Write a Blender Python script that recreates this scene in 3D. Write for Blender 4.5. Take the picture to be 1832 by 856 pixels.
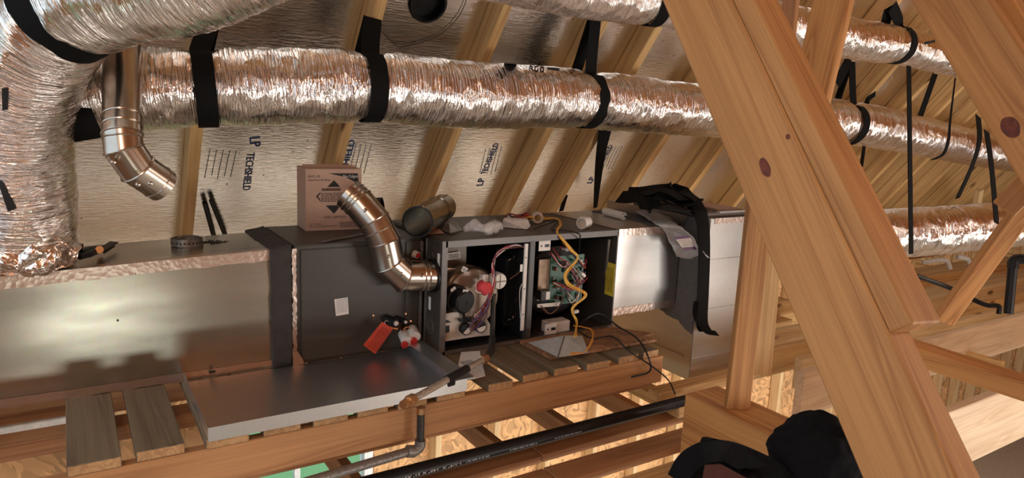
import bpy, bmesh, math, random
from mathutils import Vector, Matrix, noise
random.seed(7)
V = Vector
scn = bpy.context.scene
for o in list(bpy.data.objects): bpy.data.objects.remove(o)
COL = scn.collection

# ------------------------------------------------------------ camera
FPX = 1234.0
AX = V((0.84162275, -0.05744271, 0.53700231))      # world X in (right, down, forward)
AY = V((-0.53801658, -0.17571618, 0.82441615))
AZ = V((0.04700329, -0.98276353, -0.17879186))
CAM = V((-1.16684943, -2.26469833, 0.93384691))
def to_world(r, d, f):
    c = V((r, d, f)); return V((AX.dot(c), AY.dot(c), AZ.dot(c)))
cam_d = bpy.data.cameras.new('camera'); cam = bpy.data.objects.new('camera', cam_d); COL.objects.link(cam)
cr, cu, cb = to_world(1, 0, 0), to_world(0, -1, 0), to_world(0, 0, -1)
cam.matrix_world = Matrix(((cr.x, cu.x, cb.x, CAM.x), (cr.y, cu.y, cb.y, CAM.y), (cr.z, cu.z, cb.z, CAM.z), (0, 0, 0, 1)))
cam_d.sensor_width = 36; cam_d.lens = FPX / 1832 * 36; cam_d.clip_start = 0.05; cam_d.clip_end = 200
scn.camera = cam

# ------------------------------------------------------------ world and light
w = bpy.data.worlds.new('world'); scn.world = w; w.use_nodes = True
w.node_tree.nodes['Background'].inputs[0].default_value = (0.72, 0.87, 1.0, 1)
w.node_tree.nodes['Background'].inputs[1].default_value = 1.5
def area(name, loc, target, sx, sy, power, col):
    l = bpy.data.lights.new(name, 'AREA'); l.shape = 'RECTANGLE'; l.size = sx; l.size_y = sy; l.energy = power; l.color = col
    o = bpy.data.objects.new(name, l); COL.objects.link(o); o.location = loc
    o.rotation_euler = (V(target) - V(loc)).to_track_quat('-Z', 'Y').to_euler(); return o
# daylight through windows of the storey below, behind the camera
area('daylight_window_below', (-1.0, -4.6, -1.12), (-0.6, 0.3, 0.3), 0.8, 0.2, 6.5, (0.93, 1.0, 0.90))
area('daylight_window_right', (3.4, -5.2, -0.9), (2.2, 0.3, 0.0), 2.6, 1.2, 160, (1.0, 0.97, 0.92))
# added warm fill behind the camera, lights the rear slope for orange reflections
wl = bpy.data.lights.new('warm_fill', 'POINT'); wl.energy = 42; wl.shadow_soft_size = 0.22; wl.color = (1.0, 0.9, 0.76)
wlo = bpy.data.objects.new('warm_fill', wl); COL.objects.link(wlo); wlo.location = (-1.9, -2.75, 1.75)
w2 = bpy.data.lights.new('warm_fill_far', 'POINT'); w2.energy = 38; w2.shadow_soft_size = 0.2; w2.color = (1.0, 0.92, 0.8)  # second added fill, brightens the joists on the right
w2o = bpy.data.objects.new('warm_fill_far', w2); COL.objects.link(w2o); w2o.location = (3.3, -2.5, 1.1)
# daylight in the rooms below
area('room_daylight', (1.6, -0.2, -0.9), (1.6, 0.6, -2.7), 5.0, 1.6, 45, (1.0, 0.98, 0.93))
scn.view_settings.view_transform = 'Standard'; scn.view_settings.look = 'None'
scn.view_settings.exposure = 0.08; scn.view_settings.gamma = 1.0; scn.view_settings.use_curve_mapping = False

# ------------------------------------------------------------ placing helpers
def ray(px, py): return to_world((px - 916) / FPX, (py - 428) / FPX, 1.0)
def ptd(px, py, d): return CAM + ray(px, py) * d
def at(px, py, axis, val):
    r = ray(px, py); k = 'xyz'.index(axis); return CAM + r * ((val - CAM[k]) / r[k])
TH = math.radians(52.8); RN = V((0, math.sin(TH), math.cos(TH))); RD = V((0, math.cos(TH), -math.sin(TH)))  # roof normal / down slope
RP = V((0, 1.0, 0.45))
def roof(px, py, off=0.0):
    r = ray(px, py); return CAM + r * (((RP - RN * off - CAM).dot(RN)) / r.dot(RN))

# ------------------------------------------------------------ materials
MATS = {}
def newmat(name):
    m = bpy.data.materials.new(name); m.use_nodes = True; nt = m.node_tree
    return m, nt, nt.nodes['Principled BSDF'], nt.nodes.new, nt.links.new
def ramp(N, stops):
    r = N('ShaderNodeValToRGB'); e = r.color_ramp.elements
    while len(e) > 2: e.remove(e[-1])
    for i, (p, c) in enumerate(stops):
        if i < 2: e[i].position = p; e[i].color = (*c, 1)
        else: x = e.new(p); x.color = (*c, 1)
    return r
def mapping(N, L, src, scale, rnd=None):
    mp = N('ShaderNodeMapping'); mp.inputs['Scale'].default_value = scale; L(src, mp.inputs[0])
    if rnd: L(rnd, mp.inputs['Location'])
    return mp.outputs[0]
def tex(N, L, vec, kind='Noise', scale=1.0, **kw):
    t = N('ShaderNodeTex' + kind); t.inputs['Scale'].default_value = scale
    for k, v in kw.items(): t.inputs[k].default_value = v
    L(vec, t.inputs['Vector']); return t
def bump(N, L, h, B, strength, dist=0.01):
    b = N('ShaderNodeBump'); b.inputs['Strength'].default_value = strength; b.inputs['Distance'].default_value = dist
    L(h, b.inputs['Height']); L(b.outputs[0], B.inputs['Normal']); return b
def flat(name, col, rough=0.6, metal=0.0, bumpy=0.0, bscale=40, var=0.12, spec=0.5, trans=0.0, alpha=1.0):
    m, nt, B, N, L = newmat(name)
    tc = N('ShaderNodeTexCoord'); t = tex(N, L, tc.outputs['Object'], scale=bscale, Detail=4.0)
    r = ramp(N, [(0.3, tuple(c * (1 - var) for c in col)), (0.7, tuple(min(1, c * (1 + var)) for c in col))])
    L(t.outputs[0], r.inputs[0]); L(r.outputs[0], B.inputs['Base Color'])
    B.inputs['Roughness'].default_value = rough; B.inputs['Metallic'].default_value = metal
    B.inputs['Specular IOR Level'].default_value = spec; B.inputs['Transmission Weight'].default_value = trans; B.inputs['Alpha'].default_value = alpha
    if bumpy: bump(N, L, t.outputs[0], B, bumpy)
    MATS[name] = m; return m
def wood(name, light, dark, ring=1.0, rough=0.62, knots=True, contrast=1.0):
    m, nt, B, N, L = newmat(name)
    tc = N('ShaderNodeTexCoord'); oi = N('ShaderNodeObjectInfo')
    mul = N('ShaderNodeVectorMath'); mul.operation = 'MULTIPLY'; mul.inputs[1].default_value = (31.0, 7.3, 5.1)
    cmb = N('ShaderNodeCombineXYZ')
    for i in range(3): L(oi.outputs['Random'], cmb.inputs[i])
    L(cmb.outputs[0], mul.inputs[0])
    vec = mapping(N, L, tc.outputs['Object'], (0.22, 5.0 * ring, 5.0 * ring), mul.outputs[0])
    n1 = tex(N, L, vec, scale=1.3, Detail=2.0, Distortion=0.3)
    ml = N('ShaderNodeMath'); ml.operation = 'MULTIPLY'; ml.inputs[1].default_value = 15.0; L(n1.outputs[0], ml.inputs[0])
    fr = N('ShaderNodeMath'); fr.operation = 'PINGPONG'; fr.inputs[1].default_value = 1.0; L(ml.outputs[0], fr.inputs[0])
    mid = tuple((a + b) / 2 for a, b in zip(light, dark))
    r = ramp(N, [(0.0, light), (0.55, tuple(l * .75 + d * .25 for l, d in zip(light, mid))), (0.85, tuple(l * (1 - .6 * contrast) + d * .6 * contrast for l, d in zip(light, dark))), (1.0, light)])
    L(fr.outputs[0], r.inputs[0])
    fv = mapping(N, L, tc.outputs['Object'], (3, 130, 130), mul.outputs[0])
    n2 = tex(N, L, fv, scale=1.0, Detail=3.0)
    mx = N('ShaderNodeMixRGB'); mx.blend_type = 'MULTIPLY'; mx.inputs[0].default_value = 0.45
    r2 = ramp(N, [(0.3, (0.62, 0.58, 0.52)), (0.62, (1, 1, 1))]); L(n2.outputs[0], r2.inputs[0])
    L(r.outputs[0], mx.inputs[1]); L(r2.outputs[0], mx.inputs[2]); out = mx.outputs[0]
    n3 = tex(N, L, mapping(N, L, tc.outputs['Object'], (1.2, 5, 5), mul.outputs[0]), scale=1.5, Detail=3.0)
    r3 = ramp(N, [(0.35, (0.78, 0.74, 0.7)), (0.65, (1.08, 1.06, 1.04))]); L(n3.outputs[0], r3.inputs[0])
    m3 = N('ShaderNodeMixRGB'); m3.blend_type = 'MULTIPLY'; m3.inputs[0].default_value = 0.6; L(out, m3.inputs[1]); L(r3.outputs[0], m3.inputs[2]); out = m3.outputs[0]
    if knots:
        kv = mapping(N, L, tc.outputs['Object'], (2.2, 6.0, 6.0), mul.outputs[0])
        vo = tex(N, L, kv, 'Voronoi', 1.0, Randomness=1.0)
        kr = ramp(N, [(0.07, (0.16, 0.06, 0.025)), (0.13, (1, 1, 1))]); L(vo.outputs['Distance'], kr.inputs[0])
        m4 = N('ShaderNodeMixRGB'); m4.blend_type = 'MULTIPLY'; m4.inputs[0].default_value = 0.85; L(out, m4.inputs[1]); L(kr.outputs[0], m4.inputs[2]); out = m4.outputs[0]
    L(out, B.inputs['Base Color']); B.inputs['Roughness'].default_value = rough
    bump(N, L, n2.outputs[0], B, 0.25, 0.004)
    MATS[name] = m; return m
def galv(name, col, rough=0.34, spangle=0.08, dirt=0.25):
    m, nt, B, N, L = newmat(name)
    tc = N('ShaderNodeTexCoord'); o = tc.outputs['Object']
    v = tex(N, L, o, 'Voronoi', 90.0); n = tex(N, L, mapping(N, L, o, (2.0, 2.0, 9.0)), scale=1.4, Detail=2.0)
    r = ramp(N, [(0.3, tuple(c * (1 - dirt) for c in col)), (0.7, col)]); L(n.outputs[0], r.inputs[0])
    hs = N('ShaderNodeMixRGB'); hs.blend_type = 'MULTIPLY'; hs.inputs[0].default_value = spangle; L(r.outputs[0], hs.inputs[1]); L(v.outputs['Color'], hs.inputs[2])
    L(hs.outputs[0], B.inputs['Base Color']); B.inputs['Metallic'].default_value = 1.0
    rr = ramp(N, [(0.3, (rough * 1.1,) * 3), (0.7, (rough * .93,) * 3)]); L(n.outputs[0], rr.inputs[0]); L(rr.outputs[0], B.inputs['Roughness'])
    n2 = tex(N, L, o, scale=2.2, Detail=1.0); bump(N, L, n2.outputs[0], B, 0.10, 0.05)
    MATS[name] = m; return m
def foil(name, col=(0.93, 0.89, 0.85), rough=0.11):
    m, nt, B, N, L = newmat(name)
    tc = N('ShaderNodeTexCoord'); uv = tc.outputs['UV']
    a = tex(N, L, mapping(N, L, uv, (42, 2.4, 1)), scale=3.0, Detail=4.0, Distortion=0.7)
    b = tex(N, L, mapping(N, L, uv, (9, 5.0, 1)), 'Voronoi', 2.6)
    mx = N('ShaderNodeMixRGB'); mx.inputs[0].default_value = 0.4; L(a.outputs[0], mx.inputs[1]); L(b.outputs['Distance'], mx.inputs[2])
    bump(N, L, mx.outputs[0], B, 0.95, 0.022)
    B.inputs['Base Color'].default_value = (*col, 1); B.inputs['Metallic'].default_value = 1.0; B.inputs['Roughness'].default_value = rough
    MATS[name] = m; return m
def barrier(name):
    m, nt, B, N, L = newmat(name)
    tc = N('ShaderNodeTexCoord'); o = tc.outputs['Object']
    a = tex(N, L, mapping(N, L, o, (9, 55, 55)), scale=2.5, Detail=4.0, Distortion=0.4)
    b = tex(N, L, o, scale=5.0, Detail=2.0)
    mx = N('ShaderNodeMixRGB'); mx.inputs[0].default_value = 0.5; L(a.outputs[0], mx.inputs[1]); L(b.outputs[0], mx.inputs[2])
    bump(N, L, mx.outputs[0], B, 0.3, 0.012)
    pin = tex(N, L, o, 'Voronoi', 9.0); pr = ramp(N, [(0.035, (0.25, 0.2, 0.15)), (0.05, (0.90, 0.89, 0.87))]); L(pin.outputs['Distance'], pr.inputs[0])
    L(pr.outputs[0], B.inputs['Base Color'])
    B.inputs['Metallic'].default_value = 1.0; B.inputs['Roughness'].default_value = 0.2
    MATS[name] = m; return m
def osb(name, col=(0.64, 0.37, 0.17)):
    m, nt, B, N, L = newmat(name)
    tc = N('ShaderNodeTexCoord'); o = tc.outputs['Object']
    n = tex(N, L, o, scale=5.0, Detail=1.0); av = N('ShaderNodeVectorMath'); av.operation = 'MULTIPLY_ADD'; av.inputs[1].default_value = (.35, .35, .35); L(n.outputs['Color'], av.inputs[0]); L(o, av.inputs[2])
    v = tex(N, L, mapping(N, L, av.outputs[0], (34, 60, 14)), 'Voronoi', 1.0)
    sp = N('ShaderNodeSeparateColor'); L(v.outputs['Color'], sp.inputs[0])
    r = ramp(N, [(0.0, tuple(c * .6 for c in col)), (0.4, col), (1.0, tuple(min(1, c * 1.35) for c in col))]); L(sp.outputs[0], r.inputs[0])
    L(r.outputs[0], B.inputs['Base Color']); B.inputs['Roughness'].default_value = 0.75; bump(N, L, v.outputs['Distance'], B, 0.25)
    MATS[name] = m; return m

wood('pine', (0.76, 0.50, 0.22), (0.44, 0.21, 0.07))
wood('pine_orange', (0.66, 0.33, 0.11), (0.36, 0.13, 0.035), knots=False)
wood('pine_brace', (0.60, 0.30, 0.105), (0.36, 0.14, 0.04), ring=1.3, knots=False)
wood('header', (0.56, 0.29, 0.12), (0.34, 0.14, 0.05), contrast=.9)
wood('pine_pale', (0.80, 0.60, 0.34), (0.55, 0.32, 0.13), contrast=.8)
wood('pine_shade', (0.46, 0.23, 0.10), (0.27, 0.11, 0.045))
wood('plank_worn', (0.21, 0.16, 0.10), (0.11, 0.075, 0.045))
wood('plank_end', (0.55, 0.33, 0.15), (0.28, 0.13, 0.05), ring=2.2, knots=False)
wood('joist_white', (0.86, 0.68, 0.48), (0.60, 0.36, 0.18), contrast=.7)
osb('osb'); osb('osb_brown', (0.30, 0.15, 0.07)); osb('osb_roof', (0.62, 0.24, 0.07))
galv('galvanised', (0.60, 0.56, 0.48), 0.25)
galv('galvanised_bright', (0.74, 0.76, 0.76), 0.36, 0.05, 0.12)
galv('galvanised_return', (0.62, 0.59, 0.56), 0.36, 0.06, 0.15)
galv('pipe_metal', (0.55, 0.48, 0.41), 0.25, 0.03, 0.2)
flat('tan_metal', (0.40, 0.31, 0.24), 0.45, 0.45, bumpy=.05, bscale=20)
def crumple(name, col, rough, st=0.8):
    m, nt, B, N, L = newmat(name); tc = N('ShaderNodeTexCoord'); o = tc.outputs['Object']
    a = tex(N, L, o, 'Voronoi', 60.0); b = tex(N, L, o, scale=35.0, Detail=4.0, Distortion=1.0)
    mx = N('ShaderNodeMixRGB'); mx.inputs[0].default_value = 0.5; L(a.outputs['Distance'], mx.inputs[1]); L(b.outputs[0], mx.inputs[2])
    bump(N, L, mx.outputs[0], B, st, 0.01); B.inputs['Base Color'].default_value = (*col, 1); B.inputs['Metallic'].default_value = 1.0; B.inputs['Roughness'].default_value = rough
    MATS[name] = m
crumple('foil_crumple', (0.90, 0.80, 0.72), 0.18)
foil('foil'); barrier('radiant_barrier')
crumple('foil_tape', (0.74, 0.60, 0.52), 0.3, 0.14)
flat('strap_black', (0.005, 0.005, 0.005), 0.8, bumpy=.15, bscale=250, spec=.15)
flat('cabinet_grey', (0.055, 0.045, 0.037), 0.42, bumpy=.03, bscale=220, var=.08)
flat('vestibule', (0.17, 0.135, 0.105), 0.5, 0.3)
flat('offcut_metal', (0.62, 0.66, 0.67), 0.4, 0.3)
flat('cabinet_edge', (0.12, 0.10, 0.085), 0.4)
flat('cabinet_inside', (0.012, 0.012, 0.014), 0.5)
flat('mastic', (0.10, 0.09, 0.085), 0.85, bumpy=.8, bscale=30)
flat('mastic_dark', (0.045, 0.04, 0.037), 0.8, bumpy=.6, bscale=30)
flat('cardboard', (0.50, 0.33, 0.25), 0.8, var=.05)
flat('ink_black', (0.012, 0.01, 0.01), 0.7)
flat('ink_blue', (0.02, 0.06, 0.20), 0.6)
flat('ink_grey', (0.26, 0.28, 0.31), 0.7)
flat('ink_white', (0.75, 0.72, 0.68), 0.6)
flat('paper_white', (0.80, 0.78, 0.74), 0.7, var=.04)
flat('plastic_white', (0.75, 0.70, 0.64), 0.45, var=.05)
flat('plastic_black', (0.009, 0.009, 0.010), 0.42, spec=.35)
flat('tag_red', (0.62, 0.07, 0.035), 0.6, var=.06)
flat('red_plastic', (0.55, 0.03, 0.03), 0.45)
flat('red_cloth', (0.62, 0.06, 0.07), 0.8, bumpy=.5)
flat('brass', (0.62, 0.38, 0.20), 0.3, 1.0)
flat('copper', (0.62, 0.30, 0.16), 0.3, 1.0)
flat('iron', (0.06, 0.055, 0.05), 0.5, 0.6, bumpy=.3, bscale=80)
flat('iron_grey', (0.24, 0.22, 0.20), 0.45, 0.7, bumpy=.3, bscale=80)
flat('flex_steel', (0.50, 0.43, 0.36), 0.32, 0.9, bumpy=.5, bscale=300)
flat('chrome', (0.8, 0.8, 0.8), 0.15, 1.0)
flat('wire_orange', (0.75, 0.33, 0.04), 0.5); flat('wire_yellow', (0.80, 0.52, 0.10), 0.5); flat('wire_white', (0.75, 0.68, 0.6), 0.5)
flat('wire_red', (0.45, 0.03, 0.03), 0.5); flat('wire_purple', (0.13, 0.06, 0.14), 0.5); flat('wire_black', (0.01, 0.01, 0.01), 0.5); flat('wire_brown', (0.16, 0.06, 0.03), 0.5)
flat('board_green', (0.015, 0.09, 0.045), 0.45); flat('tape_tan', (0.62, 0.48, 0.36), 0.7)
flat('sticker_yellow', (0.72, 0.52, 0.05), 0.5)
flat('cloth_black', (0.0065, 0.0065, 0.008), 0.95, bumpy=.6, bscale=30, spec=.15)
flat('cloth_maroon', (0.07, 0.018, 0.012), 0.9)
flat('clear_plastic', (0.85, 0.82, 0.80), 0.25, bumpy=.9, bscale=45, trans=.15, alpha=.55)
flat('trim_and_daylight', (0.85, 0.88, 0.88), 0.5); flat('grass', (0.14, 0.34, 0.13), 0.9)
flat('window_glass', (0.95, 1, 0.98), 0.03, trans=1.0, var=0.0)
flat('slab', (0.62, 0.58, 0.50), 0.85); flat('knot', (0.15, 0.035, 0.018), 0.6, bscale=60, var=.4)
flat('lime_pipe', (0.6, 0.6, 0.56), 0.5)

# ------------------------------------------------------------ mesh helpers
def link(name, me, mat=None, parent=None):
    o = bpy.data.objects.new(name, me); COL.objects.link(o)
    if mat: me.materials.append(MATS[mat])
    if parent: o.parent = parent
    return o
def tag(o, label=None, cat=None, group=None, kind=None):
    for k, v in (('label', label), ('category', cat), ('group', group), ('kind', kind)):
        if v: o[k] = v
    return o
def empty(name, loc, label=None, cat=None, group=None, kind=None):
    o = bpy.data.objects.new(name, None); COL.objects.link(o); o.location = loc; o.empty_display_size = .05
    bpy.context.view_layer.update() if False else None
    return tag(o, label, cat, group, kind)
def fin(bm, name, mat, parent=None, smooth=False):
    me = bpy.data.meshes.new(name)
    bmesh.ops.recalc_face_normals(bm, faces=bm.faces)
    if smooth:
        for f in bm.faces: f.smooth = True
    bm.to_mesh(me); bm.free(); o = link(name, me, mat, parent)
    if parent: o.matrix_parent_inverse = Matrix.Translation(-parent.location)
    return o
def add_box(bm, lo, hi, M=None):
    vs = [bm.verts.new(V(((hi if i & 1 else lo)[0], (hi if i & 2 else lo)[1], (hi if i & 4 else lo)[2]))) for i in range(8)]
    for f in ((0, 2, 3, 1), (4, 5, 7, 6), (0, 1, 5, 4), (2, 6, 7, 3), (0, 4, 6, 2), (1, 3, 7, 5)): bm.faces.new([vs[i] for i in f])
    if M: bmesh.ops.transform(bm, matrix=M, verts=vs)
    return vs
def add_hex(bm, p):      # eight corners, order bit0 x bit1 y bit2 z
    vs = [bm.verts.new(q) for q in p]
    for f in ((0, 2, 3, 1), (4, 5, 7, 6), (0, 1, 5, 4), (2, 6, 7, 3), (0, 4, 6, 2), (1, 3, 7, 5)): bm.faces.new([vs[i] for i in f])
def box(name, lo, hi, mat, parent=None, bev=0.0):
    bm = bmesh.new(); add_box(bm, lo, hi)
    if bev: bmesh.ops.bevel(bm, geom=bm.edges[:], offset=bev, segments=2, affect='EDGES')
    return fin(bm, name, mat, parent)
def frame_of(d):
    d = d.normalized(); a = V((0, 0, 1)) if abs(d.z) < .9 else V((1, 0, 0)); u = d.cross(a).normalized(); return u, d.cross(u)
def add_tube(bm, pts, r, seg=10, cap=True, mitre=True):
    pts = [V(p) for p in pts]; n = len(pts); rr = r if isinstance(r, (list, tuple)) else [r] * n
    t0 = (pts[1] - pts[0]).normalized(); u, v = frame_of(t0); rings = []
    for i, p in enumerate(pts):
        ti = (pts[i] - pts[i - 1]).normalized() if i else t0; to = (pts[i + 1] - pts[i]).normalized() if i < n - 1 else ti
        t = (ti + to)
        t = t.normalized() if t.length > 1e-6 else to
        u = (u - t * u.dot(t)).normalized(); v = t.cross(u)
        rings.append([bm.verts.new(p + (u * math.cos(2 * math.pi * k / seg) + v * math.sin(2 * math.pi * k / seg)) * rr[i]) for k in range(seg)])
    for a, b in zip(rings, rings[1:]):
        for k in range(seg): bm.faces.new((a[k], a[(k + 1) % seg], b[(k + 1) % seg], b[k]))
    if cap: bm.faces.new(rings[0][::-1]); bm.faces.new(rings[-1])
def tube(name, pts, r, mat, parent=None, seg=10, cap=True):
    bm = bmesh.new(); add_tube(bm, pts, r, seg, cap); o = fin(bm, name, mat, parent, True); autosmooth(o); return o
def autosmooth(o, ang=40):
    me = o.data; me.set_sharp_from_angle(angle=math.radians(ang))
def spline(pts, n=8):
    pts = [V(p) for p in pts]; P = [pts[0] * 2 - pts[1]] + pts + [pts[-1] * 2 - pts[-2]]; out = []
    for i in range(1, len(P) - 2):
        a, b, c, d = P[i - 1:i + 3]
        for k in range(n):
            t = k / n; out.append(.5 * ((2 * b) + (c - a) * t + (2 * a - 5 * b + 4 * c - d) * t * t + (3 * b - a - 3 * c + d) * t ** 3))
    out.append(pts[-1]); return out
def wire(name, pts, r, mat, parent=None, n=8): return tube(name, spline(pts, n), r, mat, parent, 6)
def cyl(name, p0, p1, r, mat, parent=None, seg=24, r2=None): return tube(name, [p0, p1], [r, r2 if r2 is not None else r], mat, parent, seg)
def hollow(name, prof, p0, axis, mat, parent=None, seg=32):   # lathe: prof = (distance, radius) list
    axis = V(axis).normalized(); u, v = frame_of(axis); bm = bmesh.new(); rings = []
    for s, r in prof: rings.append([bm.verts.new(V(p0) + axis * s + (u * math.cos(2 * math.pi * k / seg) + v * math.sin(2 * math.pi * k / seg)) * r) for k in range(seg)])
    for a, b in zip(rings, rings[1:]):
        for k in range(seg): bm.faces.new((a[k], a[(k + 1) % seg], b[(k + 1) % seg], b[k]))
    o = fin(bm, name, mat, parent, True); autosmooth(o); return o
def plate(name, pts, thick, mat, parent=None):     # polygon given in order, thickness along its normal
    pts = [V(p) for p in pts]; nrm = V((0, 0, 0))
    for i in range(len(pts)): nrm += pts[i].cross(pts[(i + 1) % len(pts)])
    nrm.normalize(); bm = bmesh.new()
    a = [bm.verts.new(p) for p in pts]; b = [bm.verts.new(p + nrm * thick) for p in pts]
    bm.faces.new(a); bm.faces.new(b[::-1])
    for i in range(len(pts)): j = (i + 1) % len(pts); bm.faces.new((a[i], b[i], b[j], a[j]))
    return fin(bm, name, mat, parent)
def beam(name, p0, p1, wid, thk, up, mat, parent=None, bev=0.003, taper=None, endmat=None):
    p0, p1 = V(p0), V(p1); x = (p1 - p0).normalized(); up = V(up); y = (up - x * up.dot(x)).normalized(); z = x.cross(y); ln = (p1 - p0).length
    bm = bmesh.new(); add_box(bm, (-ln / 2, -wid / 2, -thk / 2), (ln / 2, wid / 2, thk / 2))
    if bev: bmesh.ops.bevel(bm, geom=bm.edges[:], offset=bev, segments=1, affect='EDGES')
    me = bpy.data.meshes.new(name); bmesh.ops.recalc_face_normals(bm, faces=bm.faces); bm.to_mesh(me); bm.free()
    o = link(name, me, mat); 
    if endmat:
        me.materials.append(MATS[endmat])
        for f in me.polygons:
            if abs(f.normal.x) > .9: f.material_index = 1
    m = (p0 + p1) / 2
    M = Matrix(((x.x, y.x, z.x, m.x), (x.y, y.y, z.y, m.y), (x.z, y.z, z.z, m.z), (0, 0, 0, 1)))
    if parent: o.parent = parent; o.matrix_parent_inverse = Matrix.Translation(-parent.location)
    o.matrix_basis = M; return o
def ribbon(name, pts, wdir, wid, mat, parent=None, thk=0.003, n=6, smooth_path=True):
    pts = spline(pts, n) if smooth_path else [V(p) for p in pts]; bm = bmesh.new(); rows = []; m = len(pts)
    for i, p in enumerate(pts):
        t = (pts[min(i + 1, m - 1)] - pts[max(i - 1, 0)]).normalized()
        wd = wdir(i / (m - 1)) if callable(wdir) else V(wdir)
        wd = (wd - t * wd.dot(t)).normalized(); nn = t.cross(wd); w_ = wid(i / (m - 1)) if callable(wid) else wid
        rows.append([bm.verts.new(p + wd * (s * w_ / 2) + nn * (q * thk / 2)) for s, q in ((-1, -1), (1, -1), (1, 1), (-1, 1))])
    for a, b in zip(rows, rows[1:]):
        for k in range(4): bm.faces.new((a[k], a[(k + 1) % 4], b[(k + 1) % 4], b[k]))
    bm.faces.new(rows[0][::-1]); bm.faces.new(rows[-1]); o = fin(bm, name, mat, parent, True); autosmooth(o, 50); return o
def text(s, size, org, xd, yd, mat, parent, name='lettering', width=None, lift=0.0008, bold=0.0):
    c = bpy.data.curves.new('t', 'FONT'); c.body = s; c.size = 1.0; c.extrude = 0.0; c.offset = bold; c.resolution_u = 2
    o = bpy.data.objects.new('t', c); COL.objects.link(o)
    dg = bpy.context.evaluated_depsgraph_get(); me = bpy.data.meshes.new_from_object(o.evaluated_get(dg)); bpy.data.objects.remove(o)
    xd, yd = V(xd).normalized(), V(yd).normalized(); n = xd.cross(yd).normalized(); yd = n.cross(xd)
    x1 = max(v.co.x for v in me.vertices); sx = (width / x1) if width else size
    for v in me.vertices: v.co = V(org) + xd * (v.co.x * sx) + yd * (v.co.y * size) + n * lift
    me.materials.clear(); ob = link(name, me, mat, parent)
    if parent: ob.matrix_parent_inverse = Matrix.Translation(-parent.location)
    return ob
def bars(name, lines, org, xd, yd, mat, parent, lift=0.0008):   # rows of fine print: (x, y, length, height) each
    bm = bmesh.new(); xd, yd = V(xd).normalized(), V(yd).normalized(); n = xd.cross(yd)
    for x, y, l, h in lines:
        q = x
        while q < x + l:
            wl = random.uniform(.5, 2.2) * h * 2; e = min(q + wl, x + l)
            bm.faces.new([bm.verts.new(V(org) + xd * a + yd * b + n * lift) for a, b in ((q, y), (e, y), (e, y + h), (q, y + h))]); q = e + h * .8
    return fin(bm, name, mat, parent)
def rough_blob(name, path, rads, mat, parent=None, seg=14, amp=.15, freq=9, n=5, flatz=1.0, seed=0):
    bm = bmesh.new(); pts = spline(path, n); m = len(pts); R = []
    for i in range(m):
        t = i / (m - 1) * (len(rads) - 1); k = min(int(t), len(rads) - 2); R.append(rads[k] + (rads[k + 1] - rads[k]) * (t - k))
    add_tube(bm, pts, R, seg)
    for v in bm.verts:
        d = noise.noise_vector(v.co * freq + V((seed, seed * 2, 0))); v.co += d * amp * max(R)
    o = fin(bm, name, mat, parent, True); return o

# ============================================================ STRUCTURE: roof
X0, X1 = -3.2, 13.0
def rp(x, s): return RP + V((x, 0, 0)) - RD * s          # s up the slope from Z=.45
bm = bmesh.new()
def slab_on_roof(bm, xa, xb, s0, s1, t0, t1):
    add_hex(bm, [rp(xa if not i & 1 else xb, s0 if not i & 2 else s1) + RN * (t0 if not i & 4 else t1) for i in range(8)])
ceiling = empty('ceiling', (0, 1.0, 0.45), kind='structure', label='foil faced roof sheathing sloping down behind the furnace')
HO = roof(765, 6); hx = HO.x; hs = -(HO - RP).dot(RD)
def sheet(xa, xb, sa, sb):
    b = bmesh.new(); slab_on_roof(b, xa, xb, sa, sb, 0.0, 0.012); return fin(b, 'sheathing_panel', 'radiant_barrier', ceiling)
edges_x = [X0, -1.36, 1.08, hx + 0]
R_H = .085
for (xa, xb) in ((X0, -1.25), (-1.25, 1.182), (1.182, 3.742), (3.742, 6.242), (6.242, 8.742), (8.742, X1)):
    for (sa, sb) in ((-1.0, 0.62), (0.6205, 1.84), (1.8405, 3.06), (3.0605, 4.2)):
        if xa < hx < xb and sa < hs < sb:
            sheet(xa, hx - R_H, sa, sb); sheet(hx + R_H, xb, sa, sb); sheet(hx - R_H, hx + R_H, sa, hs - R_H); sheet(hx - R_H, hx + R_H, hs + R_H, sb)
        else: sheet(xa, xb - .003, sa, sb)
RAFT = [-2.25, -1.75, -1.27, -0.77, -0.19, 0.33, 0.84, 1.16, 1.66, 2.18, 2.74] + [3.22 + .5 * i for i in range(20)]
RT, RDP = 0.045, 0.105
for i, x in enumerate(RAFT):
    m = 'pine'
    c = RP + V((x + RT / 2, 0, 0)) - RN * (RDP / 2 + .001)
    beam('rafter', c + RD * .95, c - RD * 4.15, RDP, RT, RN, m, ceiling)
# radiant barrier printing
def roof_text(px0, py0, px1, py1, s, size, mat='ink_blue', name='lettering'):
    a = roof(px0, py0, .0012); b = roof(px1, py1, .0012); xd = (b - a)
    yd = RN.cross(xd) * -1
    return text(s, size, a, xd, yd, mat, ceiling, name, width=xd.length, lift=.001, bold=.006)
LOGO = [((446, 246), (452, 270), 'LP', (441, 274), (434, 341), 'TECHSHIELD'), ((863, 333), (868, 319), 'LP', (869, 312), (893, 257), 'TECHSHIELD'), ((1058, 329), (1065, 317), 'LP', (1071, 309), (1097, 260), 'TECHSHIELD'), ((598, 372), (605, 351), 'LP', (609, 344), (636, 251), 'TECHSHIELD')]
for j, (a, b, s1, c, d, s2) in enumerate(LOGO):
    if j == 0:
        roof_text(a[0], a[1], 448, 264, s1, .062); roof_text(c[0] + 1, c[1], d[0], d[1], s2, .046)
    else:
        roof_text(*a, *b, s1, .055); roof_text(*c, *d, s2, .045)
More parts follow.
